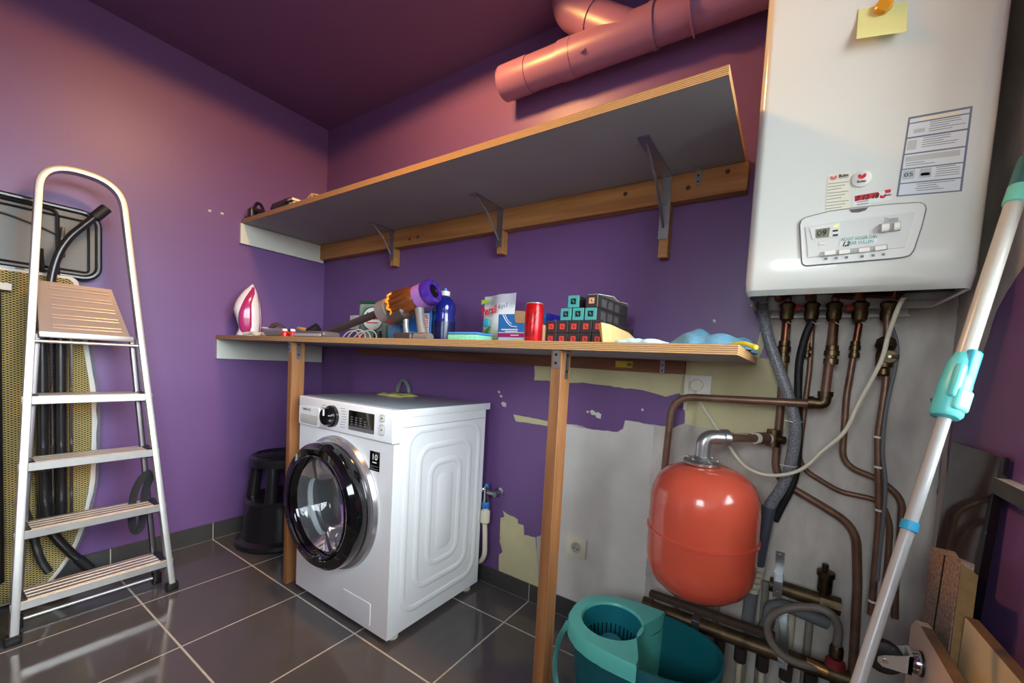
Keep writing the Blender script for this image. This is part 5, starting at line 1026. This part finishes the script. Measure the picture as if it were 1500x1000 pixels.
# braided hose, black hose, white cable
def braid():
    m = bpy.data.materials.new('braided_hose'); m.use_nodes = True; N = m.node_tree.nodes; K = m.node_tree.links; b = N['Principled BSDF']; b.inputs['Roughness'].default_value = 0.35
    tc = N.new('ShaderNodeTexCoord'); v = N.new('ShaderNodeTexVoronoi'); v.inputs['Scale'].default_value = 260; K.new(tc.outputs['Object'], v.inputs['Vector'])
    r = N.new('ShaderNodeValToRGB'); r.color_ramp.elements[0].color = C(178, 182, 186); r.color_ramp.elements[1].color = C(112, 116, 122); r.color_ramp.elements[0].position = 0.1; r.color_ramp.elements[1].position = 0.55; K.new(v.outputs['Distance'], r.inputs[0]); K.new(r.outputs[0], b.inputs['Base Color']); return m
yh = -0.085
hp = spline([P(1117, 447, yh + 0.02), P(1124, 490, yh), P(1141, 540, yh), P(1158, 590, yh), P(1165, 630, yh), P(1158, 680, yh + .01), P(1145, 714, yh + .01), P(1129, 738, yh + .013), P(1124, 756, yh + .013)])
hs = thing('braided_hose', 'grey braided drain hose curving down beside the red tank', 'hose', hp[-1])
MB().tube(hp, 0.0155, 14).build('hose', braid(), hs)
for u, v in ((1157, 617), (1150, 682)): MB().tube([P(u - 8, v - 2, yh - 0.012), P(u, v, yh - 0.016), P(u + 14, v + 2, yh - 0.01), P(u + 18, v + 1, yh + 0.01)], 0.0015, 6).build('cable_tie', WHITEP, hs)
solo(MB().tube(spline([P(1190, 470, -0.058), P(1180, 492, -0.056), P(1171, 530, -0.055), P(1169, 580, -0.054), P(1170, 640, -0.054), P(1166, 690, -0.054), P(1157, 718, -0.0545), P(1145, 742, -0.046), P(1135, 762, -0.038)]), 0.0105, 12), 'black_hose', BLACKR, 'black corrugated hose running down behind the braided hose', 'hose')
yc_ = -0.10
solo(MB().tube(spline([P(1333, 424, -0.20), P(1318, 446, -0.19), P(1302, 488, -0.16), P(1290, 530, -0.15), P(1258, 590, -0.14), P(1237, 632, -0.14), P(1205, 660, -0.14), P(1172, 688, -0.14), P(1130, 696, -0.14), P(1092, 683, -0.13), P(1062, 645, -0.10), P(1042, 615, -0.05), P(1024, 585, -0.018), P(1021, 572, -0.014)]), 0.0052, 10), 'white_cable', CREAMP, 'cream electric cable sagging from the boiler to the round junction box', 'cable')
jb = thing('junction_box', 'cream round junction box cover on a square plate under the shelf', 'junction box', P(1024, 563, 0))
a = P(1003, 546, -0.01); MB().rbox((a.x + 0.001, -0.010, 0.965), (a.x + 0.088, -0.003, 1.044), 0.001, 1).build('back_plate', WHITEP, jb)
MB().lathe([(0.021, 0), (0.021, 0.008), (0.019, 0.011), (0.001, 0.012)], (2.312, -0.0102, 1.01), -Y, 28).build('round_cover', CREAMP, jb)
MB().rbox((2.272, -0.014, 0.92), (2.286, -0.003, 1.044), 0.001, 1).build('cable_duct', CREAMP, jb)

# ================================================================== EXPANSION TANK
TC = Vector((2.394, -0.245, 0.59)); TRd = 0.148
tk = thing('expansion_tank', 'red steel expansion tank hanging from a galvanised elbow', 'tank', TC - Z * 0.2)
REDT = mat('red_enamel', C(226, 94, 70), 0.2, coat=0.4)
pr = [(0.02, -0.186), (0.06, -0.183), (0.10, -0.168), (0.128, -0.144), (0.143, -0.114), (TRd, -0.078), (TRd, -0.004), (TRd + 0.0045, -0.003), (TRd + 0.0045, 0.004), (TRd, 0.005), (TRd, 0.08), (0.144, 0.118), (0.13, 0.152), (0.104, 0.178), (0.07, 0.192), (0.045, 0.196), (0.02, 0.197)]
MB().lathe(pr, TC, Z, 64).build('tank_shell', REDT, tk)
tt = TC + Z * 0.196
o = MB().lathe([(0.02, 0.0), (0.05, 0.002), (0.052, 0.010), (0.045, 0.016), (0.026, 0.018), (0.022, 0.024)], tt + Vector((-0.012, 0, 0)), Z, 32).build('flange', mat('zinc_plate', C(190, 192, 192), 0.32, 0.9), tk)
for k in range(6):
    a = k * PI / 3; MB().cyl(tt + Vector((-0.012 + .04 * math.cos(a), .04 * math.sin(a), 0.014)), tt + Vector((-0.012 + .04 * math.cos(a), .04 * math.sin(a), 0.021)), 0.005, n=6).build('bolt', STEEL, o)
ep = fillet([tt + Vector((-0.012, 0, 0.02)), Vector((TC.x - 0.012, TC.y, 0.868)), Vector((TC.x + 0.04, TC.y + 0.03, 0.868))], 0.04, 8)
MB().tube(ep, 0.0205, 18).lathe([(0.025, 0), (0.025, 0.016)], ep[-1] - Vector((0.008, 0.005, 0)), Vector((0.8, 0.6, 0)), 20).build('elbow', mat('zinc_plate', C(190, 192, 192), 0.32, 0.9), tk)
e0 = Vector(ep[-1]); e1 = P(1131, 662, -0.048); e1.z = 0.862; dd = (e1 - e0).normalized(); LL = (e1 - e0).length
MB().cyl(e0, e0 + dd * LL * 0.98, 0.0125, n=16).build('side_pipe', BROWNP, tk)
for f0, f1, rr, m_ in ((0.02, 0.06, 0.0155, WHITEP), (0.60, 0.66, 0.0165, WHITEP), (0.66, 0.84, 0.0185, BROWNP), (0.84, 0.90, 0.016, WHITEP)): MB().cyl(e0 + dd * LL * f0, e0 + dd * LL * f1, rr, n=18).build('pipe_sleeve', m_, tk)
MB().cyl(e1 + Vector((0, 0, -0.024)), e1 + Vector((0, 0, 0.028)), 0.0195, n=14).cyl(e1, e1 + Vector((0.03, -0.012, 0)), 0.012, n=10).build('tee_valve', BRASS, tk)
c = e0 + dd * LL * 0.3 + Z * 0.0128; MB().box(c + Vector((-0.018, -0.005, 0)), c + Vector((0.018, 0.005, 0.0008))).build('pipe_label', CREAMP, tk)

# ================================================================== MANIFOLDS AND WASTE TRAP
mh = thing('upper_manifold', 'short brass heating manifold with an air vent on the bare wall', 'manifold', P(1160, 870, -0.05))
MB().cyl((2.574, -0.055, 0.411), (2.70, -0.055, 0.405), 0.021, n=20).cyl((2.70, -0.055, 0.404), (2.75, -0.055, 0.403), 0.026, n=8).build('manifold_bar', OLDBRASS, mh)
vt = P(1207, 870, -0.06); MB().cyl((vt.x, -0.06, 0.40), (vt.x, -0.06, 0.44), 0.009, n=12).lathe([(0.016, 0), (0.018, 0.004), (0.018, 0.045), (0.022, 0.048), (0.022, 0.062), (0.001, 0.066)], (vt.x, -0.06, 0.435), Z, 20).build('air_vent', BRASS, mh)
MB().cyl((vt.x - 0.003, -0.06, 0.50), (vt.x - 0.003, -0.06, 0.518), 0.008, n=12).build('vent_cap', BLACKP, mh)
def clamp(x, y, z, r, top, parent):
    MB().box((x - 0.012, y - r - 0.004, z - 0.024), (x + 0.012, y - r - 0.0015, z + 0.02)).box((x - 0.012, y - r - 0.003, z + 0.02), (x + 0.012, -0.004, z + 0.024)).box((x - 0.012, -0.006, z + 0.02), (x + 0.012, -0.003, top)).build('wall_clamp', STEEL, parent)
    for zz in (top - 0.012, z - 0.01): MB().cyl((x, (-0.006 if zz > z else y - r - 0.004), zz), (x, (-0.010 if zz > z else y - r - 0.007), zz), 0.006, n=10).build('clamp_bolt', STEEL, parent)
clamp(2.596, -0.055, 0.41, 0.021, 0.50, mh)
ml = thing('lower_manifold', 'long dirty brass heating manifold near the floor behind the teal bucket', 'manifold', P(1100, 950, -0.12))
ma, mbp = P(955, 889, -0.15), P(1245, 991, -0.15); mbp.z = ma.z
MB().cyl(ma, mbp, 0.021, n=20).cyl(ma - X * 0.03, ma, 0.027, n=8).build('manifold_bar', OLDBRASS, ml)
MB().rbox((2.23, -0.130, ma.z + 0.018), (2.60, -0.105, ma.z + 0.038), 0.004).build('lagging', mat('rusty_lagging', C(78, 58, 46), 0.8, var=0.4, vscale=40), ml)
clamp(P(1020, 915, -0.15).x, -0.15, ma.z, 0.021, 0.36, ml); clamp(P(1147, 955, -0.15).x, -0.15, ma.z, 0.021, 0.33, ml)
rnd = random.Random(8)
WP2 = mat('cream_heating_pipe', C(206, 196, 172), 0.5, var=0.2, vscale=20)
for k in range(7):
    x_ = 2.40 + k * 0.058; MB().cyl((x_, -0.15, ma.z - 0.02), (x_, -0.15, ma.z - 0.065), 0.0165, n=8).build('outlet_valve', mat('dark_valve', C(52, 46, 42), 0.5, var=0.3, vscale=40), ml)
for k in range(7):
    x_ = 2.40 + k * 0.058; solo(MB().tube([(x_, -0.15, ma.z - 0.0655), (x_, -0.148, 0.1), (x_, -0.146, 0.0008)], 0.0088, 12), 'heating_feed', WP2, 'cream heating pipe dropping from the lower manifold into the floor', 'pipe', 'cream pipes below the lower manifold')
for k, x_ in enumerate((2.30, 2.365, 2.43, 2.52, 2.565, 2.64, 2.685)):
    solo(MB().tube([(x_, -0.022, 0.40 if x_ > 2.5 else 0.395), (x_, -0.02, 0.2), (x_, -0.02, 0.0008)], 0.0105, 12), 'heating_riser', WP2 if k % 2 else mat('grey_riser', C(150, 142, 128), 0.6, var=0.3, vscale=20), ('cream' if k % 2 else 'grey') + ' vertical heating pipe against the wall behind the manifolds', 'pipe', ('cream' if k % 2 else 'grey') + ' risers behind the manifolds')
wt = thing('waste_trap', 'grey plastic waste trap with white collar below the drain hose', 'trap', P(1100, 930, -0.12))
yt = -0.072
MB().tube([P(1126, 742, yt), P(1117, 786, yt), P(1109, 828, yt)], 0.0195, 16).build('dark_sleeve', DKGREYPVC, wt)
a, b = P(1109, 826, yt), P(1101, 868, yt)
for k in range(5):
    f = k / 5; MB().cyl(a.lerp(b, f), a.lerp(b, f + 0.14), 0.0225 - 0.001 * k, n=20).build('collar_ring', CREAMP, wt)
up_ = fillet([P(1101, 866, yt), P(1094, 918, yt), P(1106, 930, yt), P(1124, 918, yt), P(1128, 888, yt), P(1150, 886, yt), P(1212, 912, yt + 0.02)], [0.03, 0.03, 0.03, 0.03, 0.03], 8)
MB().tube(up_, 0.0185, 18).build('u_bend', GREYPVC, wt)
c = P(1102, 927, yt); MB().lathe([(0.001, -0.045), (0.021, -0.045), (0.023, -0.038), (0.023, -0.012), (0.020, -0.01)], c, Z, 20).build('trap_cup', GREYPVC, wt)
fp = thing('filling_loop', 'grey flexible filling hose coiled in a loop beside the manifolds', 'hose', P(1170, 960, -0.14))
yl = -0.19
lpts = [P(1226, 945, yl + .02), P(1228, 920, yl + .01), P(1218, 900, yl), P(1195, 890, yl), P(1160, 890, yl - .01), P(1135, 898, yl - .01), P(1124, 916, yl - .01), P(1131, 942, yl - .01), P(1150, 962, yl - .01), P(1180, 974, yl), P(1200, 978, yl + 0.01)]
MB().tube(spline(lpts), 0.0105, 14).build('hose', mat('grey_rubber_hose', C(120, 114, 106), 0.5, var=0.2, vscale=30), fp)
MB().cyl(lpts[-1] + Vector((-0.03, 0, 0.003)), lpts[-1] + Vector((0.018, 0, -0.002)), 0.0125, n=12).build('hose_ferrule', mat('brass_ferrule', C(196, 150, 96), 0.35, 0.9), fp)
c = lpts[0]; MB().lathe([(0.013, 0), (0.016, -0.008), (0.016, -0.03), (0.011, -0.036)], c, Z, 14).build('hose_nut', BRASS, fp)
MB().lathe([(0.014, -0.036), (0.022, -0.042), (0.024, -0.058), (0.014, -0.064)], c, Z, 14).build('red_tap', mat('red_handle', C(120, 34, 34), 0.5), fp)

# ================================================================== MOP BUCKET
BT = mat('dark_teal_plastic', C(16, 100, 108), 0.35, bump=0.03, bscale=300); BLT = mat('mint_plastic', C(104, 210, 196), 0.35); BMT = mat('mid_teal_plastic', C(30, 128, 140), 0.35)
bk = thing('mop_bucket', 'teal mop bucket with a mint spin wringer standing on the tiles', 'bucket', (2.275, -0.352, 0))
bcx, bcy, bh = 2.275, -0.350, 0.28
def oval(z, hx, hy, n=48, e=2.5, cx=bcx, cy=bcy):
    out = []
    for k in range(n):
        a = 2 * PI * k / n; c, s = math.cos(a), math.sin(a)
        out.append(Vector((cx + hx * math.copysign(abs(c) ** (2 / e), c), cy + hy * math.copysign(abs(s) ** (2 / e), s), z)))
    return out
MB().loft([oval(0.001, 0.172, 0.105), oval(0.02, 0.178, 0.11), oval(bh - 0.03, 0.207, 0.136), oval(bh - 0.028, 0.214, 0.143), oval(bh, 0.216, 0.145), oval(bh, 0.209, 0.138), oval(0.03, 0.176, 0.107), oval(0.012, 0.165, 0.1)], False).loft([oval(0.0008, 0.172, 0.105), oval(0.012, 0.165, 0.1)]).build('tub', BT, bk)
# mint insert over the left part: plate with a round hole
hcx, hcy, hr = 2.182, -0.350, 0.088
n = 64; O = []; I = []
for k in range(n):
    a = 2 * PI * k / n; c, s = math.cos(a), math.sin(a); ov = None
    # outer: follow the oval rim on the left, an S curve on the right
    r = 0.05
    while r < 0.3:
        x_, y_ = hcx + c * r, hcy + s * r
        if (abs((x_ - bcx) / 0.219) ** 2.5 + abs((y_ - bcy) / 0.148) ** 2.5) > 1 or x_ > 2.284 - 0.02 * math.cos((y_ - bcy) / 0.148 * PI): break
        r += 0.002
    O.append((hcx + c * r, hcy + s * r)); I.append((hcx + c * hr, hcy + s * hr))
L3 = lambda pts, z, f=1.0: [Vector((hcx + (a - hcx) * f, hcy + (b - hcy) * f, z)) for a, b in pts]
MB().loft([L3(O, 0.243, 0.985), L3(O, 0.243), L3(O, 0.283), L3(O, 0.290, 0.975), L3(I, 0.290, 1.06), L3(I, 0.282), L3(I, 0.255)], False).build('wringer_frame', BLT, bk)
o = MB().lathe([(0.087, 0.284), (0.082, 0.22), (0.076, 0.17), (0.001, 0.168)], (hcx, hcy, 0), Z, 48, False).build('spin_basket', BMT, bk)
for k in range(36):
    a = 2 * PI * k / 36; MB().box((0, 0, 0), (0, 0, 0)) if False else None
    c, s = math.cos(a), math.sin(a); MB().tube([(hcx + .0785 * c, hcy + .0785 * s, .19), (hcx + .0815 * c, hcy + .0815 * s, .228)], 0.0022, 6).build('drain_slot', mat('slot_dark', C(8, 46, 54), 0.5), o)
MB().lathe([(0.036, 0.169), (0.035, 0.222), (0.030, 0.229), (0.001, 0.231)], (hcx, hcy, 0), Z, 28).build('drive_hub', mat('blue_teal_hub', C(52, 150, 176), 0.3), bk)
# wall of the insert below the frame inside the tub
MB().add([Vector((2.284 - 0.02 * math.cos(f * PI), bcy + f * 0.132, z)) for z in (0.245, 0.06) for f in [k / 8 - 1 for k in range(17)]] , [(i, i + 1, 17 + i + 1, 17 + i) for i in range(16)]).build('insert_wall', BLT, bk)
hnd = [(2.075, -0.490, 0.262), (2.048, -0.492, 0.20), (2.05, -0.49, 0.12), (2.10, -0.497, 0.07), (2.19, -0.505, 0.055), (2.29, -0.505, 0.075)]
hnd = [(2.062, -0.40, 0.262), (2.040, -0.415, 0.20), (2.044, -0.44, 0.13), (2.085, -0.475, 0.07), (2.15, -0.505, 0.05), (2.30, -0.52, 0.05), (2.44, -0.50, 0.10), (2.49, -0.45, 0.19), (2.495, -0.40, 0.262)]
MB().tube(spline(hnd), 0.0085, 10, flat=0.6).build('bail_handle', BLT, bk)

# ================================================================== MOP
m0, m1 = Vector(px(1250, 1012, 1, -0.85)), None
def atd(u, v, d): return CAM + (F_ + R_ * ((u - PPX) / FPX) - U_ * ((v - PPY) / FPX)) * d
b_, t_ = atd(1257, 1000, 0.64), atd(1490, 285, 0.74); dm = (t_ - b_).normalized()
foot = b_ - dm * ((b_.z - 0.06) / dm.z); tipm = t_ + dm * ((XR - 0.020 - t_.x) / dm.x)
mp = thing('mop', 'spin mop with grey telescopic handle and turquoise clamp leaning beside the boiler', 'mop', (foot.x, foot.y, 0))
LM = (tipm - foot).length
def al(z): return (z - foot.z) / dm.z
kc = (atd(1403, 572, 0.70) - foot).dot(dm); kg = (atd(1486, 300, 0.737) - foot).dot(dm)
MB().cyl(foot, foot + dm * (kc + 0.02), 0.0092, n=24).build('lower_tube', mat('grey_tube', C(166, 168, 168), 0.28, 0.0), mp)
MB().cyl(foot + dm * (kc + 0.02), foot + dm * (kg + 0.01), 0.0128, n=24).build('upper_tube', mat('grey_tube_light', C(184, 184, 176), 0.28, 0.0), mp)
kb = kc - 0.055
MB().lathe([(0.010, -0.003), (0.018, 0.0), (0.0215, 0.006), (0.0215, 0.06), (0.019, 0.10), (0.0145, 0.115), (0.0135, 0.118)], foot + dm * kb, dm, 28).build('clamp_body', mat('turquoise_clamp', C(96, 206, 206), 0.35), mp)
s1 = dm.cross(-F_).normalized(); nn = s1.cross(dm); nn = -nn if nn.dot(F_) > 0 else nn
c = foot + dm * (kb + 0.055) + nn * 0.004 + s1 * 0.002
M_ = Matrix((tuple(s1) + (0,), tuple(dm) + (0,), tuple(nn) + (0,), (0, 0, 0, 1))).transposed(); M_.translation = c
MB(M_).rbox((-0.011, 0.0, 0.0), (0.011, 0.070, 0.0165), 0.006, 3).build('clamp_lever', mat('blue_clamp_lever', C(46, 158, 190), 0.35), mp)
M2 = M_.copy(); M2.translation = foot + dm * (kb + 0.03) - s1 * 0.012 + nn * 0.006
MB(M2).rbox((-0.008, 0.0, 0.0), (0.006, 0.062, 0.014), 0.005, 3).build('clamp_ear', mat('turquoise_clamp', C(96, 206, 206), 0.35), mp)
M3 = M_.copy(); M3.translation = foot + dm * (kb + 0.018) + nn * 0.012
MB(M3).rbox((-0.014, -0.008, 0.0), (0.014, 0.032, 0.0125), 0.006, 3).build('clamp_button', mat('turquoise_button', C(112, 214, 208), 0.35), mp)
MB().lathe([(0.0135, 0), (0.0155, 0.002), (0.0155, 0.036), (0.0152, 0.037)], foot + dm * kg, dm, 28).build('grip_collar', mat('mint_grip', C(110, 206, 190), 0.4), mp)
MB().lathe([(0.0152, 0), (0.0148, (LM - kg) * .4), (0.014, (LM - kg) * .6), (0.008, LM - kg - 0.042), (0.001, LM - kg - 0.042)], foot + dm * (kg + 0.0372), dm, 28).build('grip', mat('dark_teal_grip', C(46, 104, 108), 0.45), mp)
kr = (atd(1330, 769, 0.67) - foot).dot(dm)
MB().lathe([(0.0095, -0.008), (0.0118, -0.0075), (0.0118, 0.0075), (0.0095, 0.008)], foot + dm * kr, dm, 28).build('blue_band', mat('blue_band', C(44, 158, 204), 0.4), mp)
hd = MB().lathe([(0.013, 0.05), (0.03, 0.03), (0.075, 0.012), (0.08, 0.0), (0.001, 0.0)], (foot.x, foot.y, 0.022), Z, 32).build('mop_plate', BLT, mp)
fr_ = MB(); rnd = random.Random(2)
for k in range(60):
    a = rnd.uniform(0, 2 * PI); r = rnd.uniform(0.02, 0.075); ln = rnd.uniform(0.05, 0.11)
    c, s = math.cos(a), math.sin(a); fr_.tube([(foot.x + r * c, foot.y + r * s, 0.023), (foot.x + (r + ln * .4) * c, foot.y + (r + ln * .4) * s, 0.014), (foot.x + (r + ln) * c, foot.y + (r + ln) * s, 0.006)], 0.004, 5)
tag(fr_.build('mop_fringe', mat('white_fringe', C(220, 220, 216), 0.9), mp), kind='stuff')

# ================================================================== THINGS LEANING ON THE RIGHT WALL
gp = thing('dark_glass_panel', 'dark glossy glass panel leaning on the wall below the window sill', 'glass panel', (2.9, -0.27, 0))
pb = [Vector((2.892, -0.125, 0.001)), Vector((2.892, -0.36, 0.001)), Vector((2.918, -0.398, 0.925)), Vector((2.918, -0.135, 0.920))]
MB().prism(pb, (0.010, 0, 0)).build('pane', mat('smoked_glass', C(52, 48, 54), 0.06, spec=0.8), gp)
MB().prism([pb[1] + Vector((-0.0008, 0.016, 0)), pb[1] + Vector((-0.0008, -0.002, 0)), pb[2] + Vector((-0.0008, -0.002, 0)), pb[2] + Vector((-0.0008, 0.016, 0))], (0.0125, 0, 0)).build('black_edge', BLACKG, gp)
CHIP = mat('speckled_chipboard', C(182, 160, 142), 0.8, col2=C(108, 90, 80), vscale=150, bump=0.5, bscale=160)
CHIPE = mat('chipboard_edge', C(150, 118, 74), 0.8, var=0.25, vscale=60)
cb = thing('chipboard_offcut', 'brown speckled chipboard offcut with cut corners leaning in the corner', 'board', (2.865, -0.39, 0))
face = [px(u, v, 0, 2.858) for u, v in ((1364, 800), (1381, 804), (1387, 813), (1408, 822), (1397, 893))]
face += [Vector((2.858, -0.465, 0.3)), Vector((2.858, -0.465, 0.001)), Vector((2.858, -0.29, 0.001))]
MB().prism(face, (0.017, 0, 0)).build('chip_panel', CHIP, cb)
e0 = px(1408, 822, 0, 2.858); MB().prism([Vector((2.858, e0.y - 0.0008, e0.z - .003)), Vector((2.880, e0.y - 0.0008, e0.z - 0.018)), Vector((2.880, -0.467, 0.001)), Vector((2.858, -0.467, 0.001))], (0, -0.002, 0)).build('raw_edge', CHIPE, cb)
a, b = px(1384, 813, 0, 2.857), px(1366, 931, 0, 2.857); MB().tube([a, b], 0.0012, 6).build('groove', BLACKP, cb)
BEI = mat('beige_melamine', C(216, 196, 176), 0.45, var=0.05); YEL = mat('cream_melamine', C(222, 206, 164), 0.45, var=0.05); BRE = mat('brown_panel_edge', C(120, 90, 66), 0.7, var=0.2, vscale=40)
pa = thing('furniture_panel', 'pinkish beige melamine panel with a caster screwed to its face', 'panel', (2.82, -0.6, 0))
zA = 0.590
MB().prism([Vector((2.822, y_, z_)) for y_, z_ in ((-0.40, 0.001), (-0.40, zA - 0.03), (-0.425, zA - 0.005), (-0.455, zA), (-0.85, zA + 0.01), (-0.85, 0.001))], (0.018, 0, 0)).build('panel_face', BEI, pa)
MB().prism([Vector((2.8225, -0.46, zA + 0.0005)), Vector((2.8395, -0.46, zA + 0.0005)), Vector((2.8395, -0.85, zA + 0.0105)), Vector((2.8225, -0.85, zA + 0.0105))], (0, 0, 0.0008)).build('panel_edge', BRE, pa)
pB = thing('cream_panel', 'cream melamine panel with brown edge leaning against the purple wall', 'panel', (2.88, -0.7, 0))
zB = 0.645
MB().prism([Vector((2.868, y_, z_)) for y_, z_ in ((-0.486, 0.001), (-0.486, 0.45), (-0.497, zB), (-0.90, zB + 0.022), (-0.90, 0.001))], (0.017, 0, 0)).build('panel_face', YEL, pB)
MB().prism([Vector((2.8685, -0.496, zB + 0.0006)), Vector((2.8845, -0.496, zB + 0.0006)), Vector((2.8845, -0.90, zB + 0.0226)), Vector((2.8685, -0.90, zB + 0.0226))], (0, 0, 0.0008)).build('panel_edge', BRE, pB)
# white plastic clip on the cream panel
c = px(1392, 968, 0, 2.866)
hk = thing('plastic_clip', 'white plastic connector clip fixed to the cream panel', 'clip', c)
MB().box((2.860, c.y - 0.016, c.z - 0.014), (2.867, c.y + 0.004, c.z + 0.016)).box((2.848, c.y - 0.004, c.z + 0.008), (2.862, c.y + 0.028, c.z + 0.017)).box((2.848, c.y - 0.004, c.z - 0.014), (2.862, c.y + 0.024, c.z - 0.005)).build('clip_body', WHITEP, hk)
# caster on the beige panel: axis of the fork points away from the panel
ca = thing('caster_wheel', 'swivel caster with black wheel and chrome fork on the beige panel', 'caster', px(1310, 960, 0, 2.78))
cc = Vector((2.820, -0.55, 0.545)); 
k0 = px(1343, 965, 0, 2.819); cy_, cz_ = k0.y + 0.0, k0.z
cy_, cz_ = -0.492, 0.534
MB().cyl((2.8215, cy_, cz_), (2.818, cy_, cz_), 0.022, n=24).build('swivel_ring', BLACKP, ca)
MB().lathe([(0.021, 0), (0.021, 0.005), (0.018, 0.012)], (2.8178, cy_, cz_), -X, 24).build('swivel_cap', CHROME, ca)
for s in (-1, 1):
    y_ = cy_ + s * 0.016
    MB().prism([Vector((2.806, y_, cz_ + 0.018)), Vector((2.806, y_, cz_ - 0.018)), Vector((2.765, y_, cz_ - 0.020)), Vector((2.757, y_, cz_ - 0.013)), Vector((2.757, y_, cz_ - 0.004)), Vector((2.766, y_, cz_ + 0.002))], (0, 0.002 * s, 0)).build('fork_arm', mat('satin_fork', C(196, 194, 188), 0.35, 0.6), ca)
MB().box((2.800, cy_ - 0.018, cz_ - 0.018), (2.806, cy_ + 0.018, cz_ + 0.018)).build('fork_bridge', mat('satin_fork', C(196, 194, 188), 0.35, 0.6), ca)
wc = Vector((2.768, cy_, cz_ - 0.008)); MB().lathe([(0.014, -0.012), (0.024, -0.012), (0.030, -0.008), (0.031, 0), (0.030, 0.008), (0.024, 0.012), (0.014, 0.012)], wc, Y, 32).build('wheel', BLACKR, ca)
MB().cyl(wc + Vector((0, -0.0195, 0)), wc + Vector((0, 0.0195, 0)), 0.0045, n=12).build('axle', CHROME, ca)
